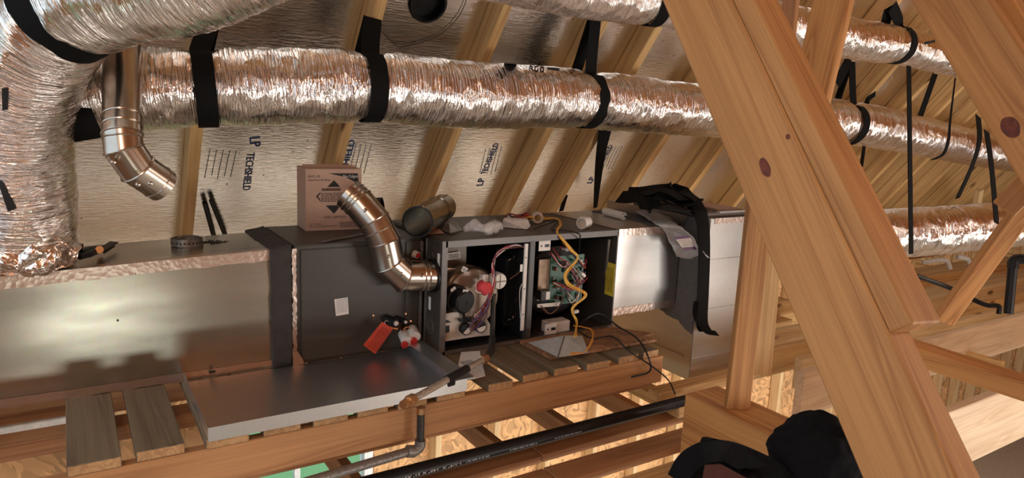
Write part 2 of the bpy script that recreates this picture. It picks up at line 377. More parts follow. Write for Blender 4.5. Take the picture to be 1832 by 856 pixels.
for (px0, py0, px1, py1, n_, dx) in ((422, 270, 410, 325, 5, -.032), (897, 263, 884, 312, 5, .028), (1113, 262, 1092, 306, 5, .028), (664, 258, 650, 312, 5, .03), (1297, 284, 1272, 312, 4, .03)):
    a = roof(px0, py0, .0012); b = roof(px1, py1, .0012); xd = b - a; yd = RN.cross(xd) * -1
    bars('fine_print', [(0, -abs(dx) * k * .8, xd.length * random.uniform(.8, 1), .0035) for k in range(n_)] , a, xd, yd, 'ink_grey', ceiling, .001)
# opposite slope and ridge, behind the camera
RIDGE = rp(0, 4.19)
RN2 = V((0, -RN.y, RN.z)); RD2 = V((0, -RD.y, RD.z))
bm = bmesh.new(); q = [V((X0, RIDGE.y, RIDGE.z)), V((X1, RIDGE.y, RIDGE.z)), V((X1, RIDGE.y, RIDGE.z)) + RD2 * 5.0, V((X0, RIDGE.y, RIDGE.z)) + RD2 * 5.0]
add_hex(bm, [q[0], q[1], q[3], q[2], q[0] + RN2 * .012, q[1] + RN2 * .012, q[3] + RN2 * .012, q[2] + RN2 * .012])
wb = tag(fin(bm, 'ceiling_rear', 'osb_roof'), 'opposite roof slope behind the camera', None, None, 'structure')
for i in range(20):
    c = V((X0 + .3 + .5 * i, RIDGE.y, RIDGE.z)) - RN2 * .055
    beam('rafter', c + RD2 * .1, c + RD2 * 4.9, .105, .045, RN2, 'pine_orange', wb)
bm = bmesh.new(); ho, hi_ = [], []
for k in range(48):
    a = 2 * math.pi * k / 48; ca, sa = math.cos(a), math.sin(a); q = R_H / max(abs(ca), abs(sa)); rr = .078 + .006 * noise.noise(V((ca * 3, sa * 3, 1)))
    ho.append(bm.verts.new(HO + V((ca * q, 0, 0)) + RD * sa * q)); hi_.append(bm.verts.new(HO + V((ca * rr, 0, 0)) + RD * sa * rr))
for k in range(48): bm.faces.new((ho[k], ho[(k + 1) % 48], hi_[(k + 1) % 48], hi_[k]))
fin(bm, 'sheathing_panel', 'radiant_barrier', ceiling)
# vent hole collar in the sheathing
vt = empty('roof_vent', HO, 'round black roof vent opening cut through the foil sheathing', 'vent')
hollow('collar', [(-.02, .075), (.12, .075), (.12, .066), (-.02, .066), (-.02, .075)], HO, RN, 'plastic_black', vt)
hollow('hood', [(.12, .12), (.15, .12), (.16, .0)], HO, RN, 'plastic_black', vt)
plate('dark_backing', [HO + V((a * R_H * 1.0, 0, 0)) + RD * (b * R_H) + RN * .02 for a, b in ((-1.4, -1.4), (1.4, -1.4), (1.4, 1.4), (-1.4, 1.4))], .004, 'plastic_black', vt)  # black sheet added behind the hole to shut out the sky
# gable wall at the far end, house below
box('wall_far', (X1, -6, -3), (X1 + .05, 2.2, 6), 'osb', None)['kind'] = 'structure'
box('floor', (-4, -6, -2.85), (X1, 1.9, -2.75), 'slab')['kind'] = 'structure'
box('wall_rear', (-4, -6.05, -2.75), (X1, -6, 0.5), 'osb_brown')['kind'] = 'structure'
box('wall_left', (-4.05, -6, -2.75), (-4, 1.3, -.1), 'osb_brown')['kind'] = 'structure'
WY = 1.25
wa = at(478, 812, 'y', WY); wc = at(640, 856, 'y', WY)
wx0, wx1, wz1 = -0.62, 0.22, -0.62; wz0 = -1.9
wall = empty('wall_eave', (0, WY, -2.75), kind='structure', label='oriented strand board eave wall of the storey below')
for nm, lo, hi in (('sheathing_panel', (-4, WY, -2.75), (wx0, WY + .012, -.12)), ('sheathing_panel', (wx1, WY, -2.75), (X1, WY + .012, -.12)), ('sheathing_panel', (wx0, WY, -2.75), (wx1, WY + .012, wz0)), ('sheathing_panel', (wx0, WY, wz1), (wx1, WY + .012, -.12))):
    box(nm, lo, hi, 'osb', wall)
for k in range(34): 
    x = -3.9 + .41 * k
    if not (wx0 - .05 < x < wx1): beam('stud', (x, WY - .05, -2.7), (x, WY - .05, -.12), .09, .038, (0, 1, 0), 'pine_pale', wall)
win = empty('window_1', (0, WY, wz0), kind='structure', label='white framed window of the room below seen through the joists')
for lo, hi in (((wx0, WY - .03, wz0), (wx0 + .05, WY + .05, wz1)), ((wx1 - .05, WY - .03, wz0), (wx1, WY + .05, wz1)), ((wx0, WY - .03, wz0), (wx1, WY + .05, wz0 + .05)), ((wx0, WY - .03, wz1 - .05), (wx1, WY + .05, wz1)), ((-.22, WY - .01, wz0), (-.19, WY + .03, wz1))):
    box('window_frame', lo, hi, 'trim_and_daylight', win)
box('pane', (wx0 + .05, WY + .01, wz0 + .05), (wx1 - .05, WY + .014, wz1 - .05), 'window_glass', win)
tag(box('lawn', (-15, 1.9, -3.1), (15, 30, -3.0), 'grass'), 'green lawn outside the window below', 'lawn', kind='structure')

# ============================================================ attic floor framing
fl = empty('floor_framing', (0, 0, -.5), kind='structure', label='attic floor joists, girder and blocking around the furnace platform')
J = lambda p0, p1, w_, t_, m, up=(0, 0, 1), name='joist': beam(name, p0, p1, w_, t_, up, m, fl)
# three ply girder running towards the camera
gx, gy, gz = 0.795, -0.53, -0.10
for k in range(4):
    J((gx + .024 + .046 * k, gy, gz - .17), (gx + .024 + .046 * k, -2.0, gz - .17), .34, .0445, 'pine_orange', name='girder_ply')
# flat ceiling slats
J((-.9, -.2375, -.365), (.30, -.2375, -.365), .115, .03, 'pine_shade', (0, 1, 0), 'ceiling_slat')
J((.304, -.2375, -.363), (1.3, -.2375, -.363), .115, .032, 'pine_shade', (0, 1, 0), 'ceiling_slat')
J((-.5, -.428, -.365), (.25, -.428, -.367), .12, .03, 'pine_shade', (0, 1, 0), 'ceiling_slat')
J((.254, -.428, -.365), (1.2, -.428, -.365), .12, .03, 'pine_shade', (0, 1, 0), 'ceiling_slat')
J((-.2, -.62, -.365), (1.0, -.62, -.365), .12, .03, 'pine', (0, 1, 0), 'ceiling_slat')
for x in (-.35, .25, .62, 1.02):
    J((x, -.1, -.43), (x, .9, -.43), .09, .04, 'pine_shade')
# joists right of the girder, running away to the far end
def xjoist(px, py, z, h, x1, mat, t=.04, x0=None):
    p = at(px, py, 'z', z); J((p.x if x0 is None else x0, p.y + t / 2, z - h / 2), (x1, p.y + t / 2, z - h / 2), h, t, mat); return p
pj = xjoist(1440, 668, -.12, .21, X1, 'joist_white')
xjoist(1696, 740, -.14, .28, X1, 'joist_white', x0=1.25)
xjoist(1740, 655, .02, .10, X1, 'pine_orange', x0=2.4) if False else None
for (px, py, z, h, m) in ((1400, 652, -.16, .16, 'pine_pale'), (1400, 622, -.16, .12, 'pine'), (1400, 590, -.16, .14, 'pine_pale'), (1640, 500, -.16, .16, 'pine')):
    xjoist(px, py, z, h, X1, m, x0=1.75)
for k in range(7): J((3.0 + k * .8, -.75, -.30), (3.0 + k * .8, .95, -.30), .1, .04, 'pine')
J((2.5, .62, -.02), (X1, .62, -.02), .13, .04, 'pine_shade'); J((2.4, .86, .1), (X1, .86, .1), .13, .04, 'pine_pale')
for k in range(12): J((3.6, -.1 + .075 * k, -.24), (6.6, -.1 + .075 * k, -.24), .07, .03, 'pine_pale', (0, 1, 0), 'deck_board')
# eave plate and low blocking left
J((-3, .42, -.09), (-.55, .42, -.09), .09, .04, 'pine_shade'); J((-3, .95, -.1), (2.4, .95, -.1), .05, .12, 'pine')
J((-3, .06, -.085), (-.7, .06, -.085), .05, .09, 'pine_shade')
J((-2.6, .27, -.12), (-1.13, .27, -.12), .03, .02, 'trim_and_daylight', name='daylight_strip')  # white strip stands in for daylight showing through a slit
ob = empty('wall_lower', (-1.3, .34, -.5), kind='structure', label='orange strand board sheathing below the planks at lower left')
box('sheathing_panel', (-1.62, .30, -.95), (-.72, .312, -.16), 'osb', ob)
text('RATED SHEATHING', .022, (-1.0, .299, -.30), (0, 0, -1), (1, 0, 0), 'ink_black', ob, width=.22)
text('SR', .024, (-.965, .299, -.40), (0, 0, -1), (1, 0, 0), 'ink_black', ob, width=.05)
# lumber shelf under the return plenum
J((.98, -.19, -.275), (2.6, -.19, -.275), .08, .05, 'pine', (0, 1, 0)); J((.98, .3, -.275), (2.6, .3, -.275), .08, .05, 'pine', (0, 1, 0))
J((1.03, -.34, -.30), (1.03, .5, -.30), .09, .05, 'pine', (1, 0, 0))
# sloped brace board from shelf to girder


# ============================================================ furnace platform
pf = empty('furnace_platform', (0, -.1, -.1), 'plank platform on a timber header beam that carries the furnace', 'platform')
PT = .03
PL = [(-1.62, -1.42, .02), (-1.212, -1.09, -.318), (-1.056, -.938, -.313), (-.885, -.77, -.322), (-.73, -.62, -.315), (-.585, -.475, -.318), (-.445, -.34, -.315), (-.31, -.205, -.32), (-.17, -.06, -.318), (.027, .130, -.326), (.183, .296, -.307), (.324, .441, -.307), (.472, .589, -.318), (.637, .745, -.314), (.775, .86, -.31)]
for a, b, yf in PL:
    beam('plank', ((a + b) / 2, yf, -PT / 2 - .0005), ((a + b) / 2, .62, -PT / 2 - .0005), b - a, PT, (1, 0, 0), 'plank_worn', pf, .002, endmat='plank_end')
beam('header_beam', (-2.2, -.298, -.088), (.885, -.298, -.088), .115, .038, (0, 0, 1), 'header', pf)
beam('header_beam', (-2.2, .35, -.088), (.885, .35, -.088), .115, .038, (0, 0, 1), 'pine_shade', pf)
beam('end_block', (.862, -.278, -.088), (.862, .33, -.088), .115, .038, (0, 0, 1), 'pine', pf)
beam('ledger', (-.9, -.26, -.155), (.84, -.26, -.155), .02, .08, (0, 0, 1), 'pine_shade', pf)

# ============================================================ ducts of sheet metal
sp = empty('supply_duct', (-1.4, .35, 0), 'long rectangular galvanised supply duct left of the coil cabinet', 'duct')
def duct_quad(name, xl, xr, y0, y1, zl, zr, zb, mat, par):
    bm = bmesh.new(); add_hex(bm, [V((xr if i & 1 else xl, y1 if i & 2 else y0, ((zr if i & 1 else zl) if i & 4 else zb))) for i in range(8)])
    bmesh.ops.bevel(bm, geom=bm.edges[:], offset=.003, segments=1, affect='EDGES'); return fin(bm, name, mat, par)
XL = -2.4
ztop = lambda x: .429 + (x + .59) * (.029 / .78)
duct_quad('duct_body', XL, -.585, .15, .52, ztop(XL), ztop(-.585), 0.001, 'galvanised', sp)
def strip(name, z0, z1, y, xa, xb, mat, par, wob=.003):
    bm = bmesh.new(); n = 60; pr = None
    for i in range(n + 1):
        x = xa + (xb - xa) * i / n; k = ztop(x) - .429
        a = bm.verts.new((x, y - .0015, z0(x) + random.uniform(-wob, wob))); b = bm.verts.new((x, y - .0015, z1(x) + random.uniform(-wob, wob) * .4))
        if pr: bm.faces.new((pr[0], a, b, pr[1]))
        pr = (a, b)
    return fin(bm, name, mat, par)
strip('foil_tape', lambda x: ztop(x) - .036, lambda x: ztop(x) + .001, .15, XL, -.588, 'foil_tape', sp)
strip('foil_tape', lambda x: .0, lambda x: .03, .15, XL, -.588, 'foil_tape', sp)
bm = bmesh.new(); add_hex(bm, [V((XL if not i & 1 else -.588, .149 if not i & 2 else .185, ztop(XL if not i & 1 else -.588) + (.0005 if not i & 4 else .002))) for i in range(8)]); fin(bm, 'foil_tape', 'foil_tape', sp)
box('seam', (-1.005, .1485, .03), (-1.003, .151, ztop(-1) - .03), 'galvanised', sp)
cyl('screw', (-1.06, .1505, .235), (-1.06, .146, .235), .003, 'plastic_black', sp, 8)
cyl('drive_pin', at(376, 667, 'y', .145), at(384, 665, 'y', .12), .004, 'plastic_black', sp, 8)
# joint wrapped in mastic
bm = bmesh.new()
add_hex(bm, [V((-.522 if i & 1 else -.592, .545 if i & 2 else .135, ((.447 if i & 1 else .433) if i & 4 else 0.001))) for i in range(8)])
bmesh.ops.subdivide_edges(bm, edges=bm.edges[:], cuts=14, use_grid_fill=True)
for v in bm.verts: v.co += noise.noise_vector(v.co * 22) * .004 + V((noise.noise(v.co * 40 + V((5, 5, 5))) * .004, 0, 0)) * (1 if v.co.x < -.58 else 0); v.co.z = max(v.co.z, .001)
fin(bm, 'mastic_joint', 'mastic_dark', sp, True)
# coil cabinet
cc = empty('coil_cabinet', (-.26, .35, 0), 'dark grey evaporator coil cabinet between supply duct and furnace', 'coil cabinet')
box('cabinet_body', (-.512, .145, 0.001), (-.012, .565, .44), 'cabinet_grey', cc, .003)
box('front_panel', (-.49, .138, .012), (-.10, .146, .425), 'cabinet_grey', cc, .003)
box('side_panel', (-.085, .139, .008), (-.03, .146, .43), 'cabinet_grey', cc, .002)
box('corner_post', (-.026, .135, .005), (-.014, .146, .43), 'iron_grey', cc, .001)
bm = bmesh.new(); n = 40; pr = None
for i in range(n + 1):
    z = .002 + .43 * i / n; a = [bm.verts.new((x + random.uniform(-.0025, .0025), .134, z)) for x in (-.520, -.506)]
    if pr: bm.faces.new((pr[0], pr[1], a[1], a[0]))
    pr = a
fin(bm, 'foil_tape', 'foil_tape', cc)
plate('foil_tape', [(-.523, .132, .001), (-.482, .132, .004), (-.486, .132, .02), (-.505, .132, .055), (-.520, .132, .055)], .002, 'foil_tape', cc)
lb = plate('rating_label', [at(*q, 'y', .1365) for q in ((598, 536), (622, 532), (624, 562), (601, 566))], -.0006, 'paper_white', cc)
a = at(600, 563, 'y', .1355); bars('fine_print', [(0.004, .006 + .0065 * k, .042, .0018) for k in range(9)], a, (1, 0, .03), (0, 0, 1), 'ink_grey', lb)
def stub(px, py, r, ln, mat, capmat, y=.138):
    p = at(px, py, 'y', y); t = cyl('pipe_stub', p, p + V((.02, -ln, -.005)), r, mat, cc, 18); cyl('stub_cap', p + V((.02, -ln, -.005)), p + V((.021, -ln - .006, -.006)), r * .5, capmat, cc, 12); return p
stub(690, 571, .019, .05, 'plastic_black', 'plastic_white'); stub(709, 570, .012, .04, 'plastic_black', 'plastic_white')
p = at(722, 588, 'y', .138); hollow('copper_ring', [(0, .016), (-.03, .016), (-.03, .011), (0, .011)], p, (0, 1, 0), 'copper', cc)
cyl('copper_stub', at(690, 584, 'y', .11), at(712, 589, 'y', .09), .005, 'copper', cc, 10)
hollow('grommet', [(0, .016), (-.006, .016), (-.006, .009), (0, .009)], at(690, 571, 'y', .137), (0, 1, 0), 'plastic_black', cc)
# round inspection plug top right and drain plugs
def plug(px, py, r, y):
    p = at(px, py, 'y', y); ax = V((.25, -1, -.1)); dpl = hollow('drain_plug', [(0, r * 1.25), (-.004, r * 1.25), (-.02, r), (-.02, r * .8)], p, -ax, 'plastic_white', cc); hollow('plug_cap', [(-.016, r * .8), (-.022, r * .78), (-.022, .001)], p, -ax, 'red_plastic', dpl)
plug(742, 455, .013, .136)
cyl('cap_body', at(722, 598, 'y', .13), at(728, 612, 'y', .07), .022, 'plastic_white', cc, 20); cyl('cap_body', at(737, 590, 'y', .13), at(743, 603, 'y', .07), .021, 'plastic_white', cc, 20)
for (px, py) in ((723, 616), (739, 609)): cyl('plug_cap', at(px, py, 'y', .072), at(px + 2, py + 3, 'y', .062), .014, 'red_plastic', cc, 18)
for (px, py) in ((668, 565), (726, 562), (735, 575)): cyl('screw', at(px, py, 'y', .139), at(px, py, 'y', .134), .004, 'chrome', cc, 8)
# red hang tag
tg = empty('hang_tag', at(690, 580, 'y', .08), 'red paper hang tag tied to the coil pipe stub', 'tag')
tp = [at(*q, 'y', .075) for q in ((684, 576), (703, 589), (671, 634), (650, 618))]
tcard = plate('tag_card', tp, .001, 'tag_red', tg)
xd = tp[2] - tp[1]; yd = tp[0] - tp[1]; 
bars('fine_print', [(.012, .004 + .0075 * k, xd.length - .02, .0016) for k in range(6)], tp[1] + V((0, -.0012, 0)), xd, yd, 'ink_black', tcard, lift=.0004)
wire('tie', [at(688, 580, 'y', .076), at(690, 574, 'y', .07), at(695, 576, 'y', .09)], .001, 'wire_white', tg)

# ============================================================ furnace
fu = empty('gas_furnace', (.43, .27, 0), 'dark grey gas furnace lying on its side with front door removed', 'furnace')
FW, FH, FD, ST = .868, .448, .533, .012
box('left_panel', (0, 0, .001), (ST, FD, FH), 'cabinet_grey', fu, .002)
box('right_panel', (FW - .008, .0, .001), (FW, FD, FH), 'cabinet_grey', fu, .002)
box('top_panel', (ST, 0, FH - .006), (FW - .008, FD, FH + .002), 'cabinet_grey', fu, .001)
box('bottom_panel', (ST, 0, .001), (FW - .008, FD, .008), 'cabinet_grey', fu, .001)
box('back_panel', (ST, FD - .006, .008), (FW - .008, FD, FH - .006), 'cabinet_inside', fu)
for lo, hi in (((ST, -.003, FH - .022), (FW, .004, FH + .003)), ((ST, -.003, 0.001), (FW, .004, .016)), ((-.002, -.003, .001), (.022, .004, FH + .003)), ((FW - .006, -.003, .001), (FW + .001, .004, FH))):
    box('front_flange', lo, hi, 'cabinet_edge', fu, .001)
DX = .40
box('divider_post', (DX - .004, -.004, .012), (DX + .022, .03, FH - .018), 'cabinet_grey', fu, .002)
box('divider_rail', (DX - .024, .004, .05), (DX - .008, .012, FH - .03), 'plastic_white', fu, .001)
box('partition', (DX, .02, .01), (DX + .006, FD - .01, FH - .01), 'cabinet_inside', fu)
for z in (.36, .23, .12): cyl('rail_hole', (DX - .017, .0035, z), (DX - .017, .006, z), .003, 'plastic_black', fu, 8)
# left side panel details (knockouts, vents, stickers)
sidep = lambda py_, z_: V((-.0008, py_, z_))
for (yy, zz, r) in ((.085, .10, .032), (.09, .375, .02)):
    hollow('knockout', [(0, r), (-.003, r), (-.003, r * .9), (0, r * .9)], (0, yy, zz), (1, 0, 0), 'cabinet_edge', fu)
    if r > .03: hollow('knockout', [(0, r * .6), (-.003, r * .6), (-.003, r * .5), (0, r * .5)], (0, yy, zz), (1, 0, 0), 'cabinet_edge', fu)
for (px, py, dy, dz) in ((785, 466, 3, 16), (769, 543, 3, 12)):
    p = at(px, py, 'x', 0); plate('sticker', [p + V((-.0005, a * .01, b * .026)) for a, b in ((-1, -1), (1, -1), (1, 1), (-1, 1))], -.0005, 'ink_white', fu)
for (px, py) in ((783, 438), (762, 575), (778, 570), (778, 632), (783, 500)): p = at(px, py, 'x', 0); cyl('screw_hole', p, p - V((.001, 0, 0)), .004, 'plastic_black', fu, 8)
box('corner_seam', (-.004, .133, .01), (0, .137, .44), 'galvanised_bright', fu)
# vent collar on the side
pc = V((0, .066, at(772, 491, 'x', 0).z)); hollow('vent_collar', [(0.0, .066), (-.01, .066), (-.01, .061), (0, .061)], pc, (1, 0, 0), 'plastic_black', fu)
Y = lambda px, py, d: at(px, py, 'y', d)
# ---- heat exchanger compartment
bm = bmesh.new(); add_box(bm, (ST, .20, .10), (.215, .206, FH - .01)); fin(bm, 'vestibule_panel', 'vestibule', fu)
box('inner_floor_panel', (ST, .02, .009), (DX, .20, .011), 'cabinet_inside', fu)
p = Y(838, 532, .13)
hollow('inducer_housing', [(.05, .128), (-.02, .128), (-.033, .12), (-.038, .06), (-.038, .0)], p, (0, 1, 0), 'tan_metal', fu, 48)
hollow('inducer_rim', [(-.016, .128), (-.020, .133), (-.026, .126)], p, (0, 1, 0), 'pipe_metal', fu, 48)
m0 = Y(811, 532, .085); ax = V((.18, -1, -.05)).normalized()
hollow('motor', [(0, .048), (-.02, .05), (-.024, .045)][::1], m0, -ax, 'plastic_black', fu) if False else None
mot = hollow('motor', [(0, .055), (.025, .055), (.028, .049), (.075, .047), (.082, .04), (.082, .006), (.079, .006), (.079, 0)], m0, ax, 'plastic_black', fu)
tube('motor_band', [m0 + ax * .032 + (frame_of(ax)[0] * math.cos(t) + frame_of(ax)[1] * math.sin(t)) * .050 for t in [i * math.pi / 16 for i in range(33)]], .003, 'iron', mot, 6)
def sticker(name, px, py, d, w_, h_, rot, mat='paper_white', lines=3, pmat='ink_black'):
    c = Y(px, py, d); xd = V((math.cos(rot), 0, math.sin(rot))); zd = V((-math.sin(rot), 0, math.cos(rot)))
    stk = plate(name, [c - xd * w_ / 2 - zd * h_ / 2, c + xd * w_ / 2 - zd * h_ / 2, c + xd * w_ / 2 + zd * h_ / 2, c - xd * w_ / 2 + zd * h_ / 2], -.0006, mat, fu)
    if lines: bars('fine_print', [(w_ * .1, h_ * (.15 + .7 * k / lines), w_ * .8, h_ * .3 / lines) for k in range(lines)], c - xd * w_ / 2 - zd * h_ / 2 + V((0, -.0008, 0)), xd, zd, pmat, stk, .0003)
sticker('motor_label', 833, 522, .006, .024, .014, -.15, lines=2); sticker('motor_label', 811, 518, .016, .022, .012, .6, lines=2)
sticker('housing_label', 831, 483, .085, .026, .022, -.5); sticker('panel_label', 812, 458, .19, .06, .03, .05, 'ink_white', 4)
q0 = Y(792, 482, .09); hollow('fan_cone', [(0, .022), (.055, .001)], q0, (1, -.1, -.02), 'chrome', fu)
# white plate with pressure switches
mpt = plate('mounting_plate', [Y(*q, .06) for q in ((790, 563), (832, 556), (868, 566), (882, 590), (880, 600), (850, 603), (792, 612))], .002, 'plastic_white', fu)
plate('plate_slot', [Y(*q, .057) for q in ((792, 585), (804, 583), (804, 595), (792, 597))], .001, 'cabinet_inside', mpt); plate('plate_slot', [Y(*q, .057) for q in ((792, 571), (802, 574), (808, 577), (792, 579))], .001, 'cabinet_inside', mpt)
for (px, py, s) in ((832, 588, 1), (858, 584, -1)):
    c = Y(px, py, .05); psw = hollow('pressure_switch', [(.015, .024), (-.012, .024), (-.014, .022), (-.014, 0)], c, (0, 1, 0), 'plastic_black', fu)
    u = [c + V((math.cos(t) * .0205, -.0146, math.sin(t) * .0205)) for t in [(-2.75 if s > 0 else -2.6) + i * math.pi / 12 + (.35 if s > 0 else -.35) for i in range(13)]]
    plate('switch_label', u, -.0006, 'paper_white', psw)
cyl('motor_cable', Y(828, 556, .05), Y(832, 575, .045), .006, 'plastic_black', fu, 8); plate('black_bracket', [Y(*q, .045) for q in ((818, 571), (848, 566), (852, 572), (842, 577), (822, 577))], .004, 'plastic_black', fu)
# gas valve, burner box
c = Y(892, 503, .04); hollow('gas_valve', [(.03, .034), (-.006, .034), (-.012, .03), (-.012, 0)], c, (0, 1, 0), 'plastic_white', fu)
for a_ in (0, 1.57): beamv = V((math.cos(a_), 0, math.sin(a_))) * .028; tube('valve_rib', [c + V((0, -.012, 0)) - beamv, c + V((0, -.012, 0)) + beamv], .002, 'iron_grey', fu, 6)
box('valve_block', tuple(Y(868, 500, .04) + V((-.012, 0, -.014))), tuple(Y(868, 500, .04) + V((.016, .03, .018))), 'plastic_white', fu, .002)
tube('gas_manifold', [Y(883, 527, .03), Y(881, 600, .03)], .011, 'iron', fu, 14); tube('manifold_glint', [Y(886, 530, .018), Y(884, 598, .018)], .002, 'chrome', fu, 6)
b0 = Y(902, 460, .12); b1 = Y(938, 577, .12)
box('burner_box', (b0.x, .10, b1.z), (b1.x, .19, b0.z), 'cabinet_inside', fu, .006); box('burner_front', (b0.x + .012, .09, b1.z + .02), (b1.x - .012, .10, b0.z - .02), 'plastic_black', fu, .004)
for k in range(4): hollow('burner_port', [(0, .016), (-.006, .016), (-.006, .011), (0, .011)], ((b0.x + b1.x) / 2, .09, b1.z + .055 + .058 * k), (0, 1, 0), 'iron', fu, 20)
for (px, py) in ((915, 464), (913, 572)): tube('box_handle', spline([Y(px - 6, py + 3, .08), Y(px - 2, py, .07), Y(px + 4, py - 1, .08), Y(px + 5, py - 6, .085)], 4), .0035, 'chrome', fu, 6)
for (px, py, w_, h_) in ((933, 480, .012, .03), (946, 575, .014, .04)): c = Y(px, py, .01); plate('white_bracket', [c + V((a * w_ / 2, 0, b * h_ / 2)) for a, b in ((-1, -1), (1, -1), (1, 1), (-1, 1))], -.002, 'plastic_white', fu)
rough_blob('rag', [Y(853, 517, .03), Y(861, 514, .015), Y(869, 516, .02), Y(878, 515, .03)], [.012, .024, .024, .012], 'red_cloth', fu, amp=.5, freq=40)
WC = ['wire_red', 'wire_purple', 'wire_brown', 'wire_white', 'wire_black']
for k in range(9):
    j = lambda s=5: random.uniform(-s, s)
    wire('wire', [Y(940, 441 + j(2), .03), Y(915 + j(), 441 + j(3), .02), Y(892 + j(3), 452 + j(3), .02), Y(882 + j(2), 475 + j(), .015), Y(884 + j(3), 505 + j(), .012), Y(872 + j(6), 540 + j(), .02), Y(850 + j(10), 575 + j(8), .035)], .0024, WC[k % 5], fu, 5)
for k in range(7):
    j = lambda s=5: random.uniform(-s, s)
    wire('wire', [Y(876 + j(4), 528 + j(), .02), Y(868 + j(8), 552 + j(), .01), Y(856 + j(12), 570 + j(), .02), Y(848 + j(10), 588 + j(4), .03)], .0022, ['wire_purple', 'wire_purple', 'wire_brown'][k % 3], fu, 5)
wire('wire', [Y(862, 498, .03), Y(852, 508, .02), Y(853, 522, .015), Y(866, 524, .015), Y(878, 518, .02)], .0028, 'wire_white', fu)
wire('wire', [Y(936, 448, .02), Y(940, 470, .02), Y(930, 486, .02), Y(912, 500, .03)], .0018, 'wire_brown', fu)
wire('wire', [Y(937, 470, .02), Y(938, 500, .015), Y(930, 520, .02), Y(931, 570, .03)], .002, 'wire_white', fu)
# ---- blower / control compartment
for (px, py, w_, h_) in ((974, 440, .058, .042), (985, 589, .062, .045)):
    c = Y(px, py, .012); bk = plate('control_bracket', [c + V((a * w_ / 2, 0, b * h_ / 2)) for a, b in ((-1, -1), (1, -1), (1, 1), (-1, 1))], .002, 'plastic_white', fu)
    plate('bracket_slot', [c + V((.012 + a * .011, -.0026, b * .006)) for a, b in ((-1, -1), (1, -1), (1, 1), (-1, 1))], .001, 'plastic_black', bk); cyl('bracket_hole', c + V((-.016, -.0022, 0)), c + V((-.016, -.0032, 0)), .004, 'plastic_black', bk, 10)
box('control_panel', tuple(V((DX + .03, .12, .10))), (.60, .124, .40), 'tape_tan', fu) if False else None
p0, p1 = Y(964, 465, .09), Y(986, 535, .09); box('control_panel', (p0.x, .085, p1.z), (p1.x, .09, p0.z), 'tape_tan', fu, .001)
p0, p1 = Y(986, 460, .07), Y(1040, 540, .07); cbo = box('control_board', (p0.x, .07, p1.z), (p1.x, .074, p0.z), 'board_green', fu)
for k in range(34):
    x = random.uniform(p0.x + .01, p1.x - .015); z = random.uniform(p1.z + .01, p0.z - .015); s = random.uniform(.004, .011)
    box('component', (x, .07 - random.uniform(.006, .02), z), (x + s, .07, z + s * random.uniform(.7, 2)), random.choice(['plastic_black', 'board_green', 'plastic_white', 'wire_brown', 'iron_grey', 'board_green']), cbo)
c = Y(974, 529, .04); box('transformer', (c.x - .024, .03, c.z - .02), (c.x + .024, .07, c.z + .022), 'iron', fu, .002); box('transformer_label', (c.x - .0, .028, c.z - .016), (c.x + .02, .03, c.z + .018), 'paper_white', fu)
plate('transformer_shelf', [Y(*q, .05) for q in ((961, 545), (1002, 541), (1000, 548), (962, 551))], .002, 'plastic_white', fu)
p0 = Y(978, 577, .05); p1 = Y(1014, 596, .05); box('junction_box', (p0.x, .03, p1.z), (p1.x, .09, p0.z), 'plastic_white', fu, .003)
tube('rail_post', [Y(1090, 428, .03), Y(1077, 560, .10)], .008, 'iron_grey', fu, 6)
c = at(1091, 500, 'x', FW - .009); wst = plate('warning_sticker', [c + V((0, a * .03, b * .075)) for a, b in ((-1, -1), (1, -1), (1, 1), (-1, 1))], .001, 'sticker_yellow', fu)
bars('fine_print', [(-.055, -.02 + .01 * k, .11, .003) for k in range(5)], c + V((-.002, 0, 0)), (0, 0, 1), (0, 1, 0), 'ink_black', wst, .0003)
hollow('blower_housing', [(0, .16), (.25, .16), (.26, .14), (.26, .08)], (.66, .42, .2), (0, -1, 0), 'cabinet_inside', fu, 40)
def harness(path, n_, r, mats, jit, name='wire'):
    for k in range(n_):
        wire(name, [Y(a + random.uniform(-jit, jit), b + random.uniform(-jit, jit), d + random.uniform(-.01, .01)) for a, b, d in path], r, mats[k % len(mats)], fu, 5)
harness([(985, 450, .05), (1005, 470, .03), (1020, 480, .03), (1035, 500, .03)], 6, .0022, WC, 8); harness([(995, 510, .04), (1015, 514, .025), (1035, 505, .03), (1048, 490, .04)], 8, .002, WC, 9)
harness([(1010, 525, .04), (1025, 545, .03), (1035, 520, .03), (1030, 490, .05)], 5, .002, ['wire_white', 'wire_black', 'wire_brown'], 7); harness([(1000, 440, .06), (1025, 455, .03), (1045, 475, .03), (1052, 470, .05)], 5, .0022, WC, 6)
harness([(965, 545, .03), (985, 560, .02), (1000, 545, .03), (1006, 530, .05)], 2, .0018, ['wire_brown'], 4)
for (px, py, rot) in ((1017, 446, .3), (1043, 492, -.7), (1030, 558, .1)): c = Y(px, py, .01); beam('connector', c - V((.014 * math.cos(rot), 0, .014 * math.sin(rot))), c + V((.014 * math.cos(rot), 0, .014 * math.sin(rot))), .016, .014, (0, 1, 0), 'plastic_white', fu)
# top details: punched holes, letter shadow
for (px, py) in ((833, 381), (833, 387), (862, 390), (945, 421), (962, 420), (1012, 408)): p = at(px, py, 'z', FH + .002); cyl('screw_hole', p, p + V((0, 0, .001)), .004, 'plastic_black' if px > 850 else 'chrome', fu, 8)

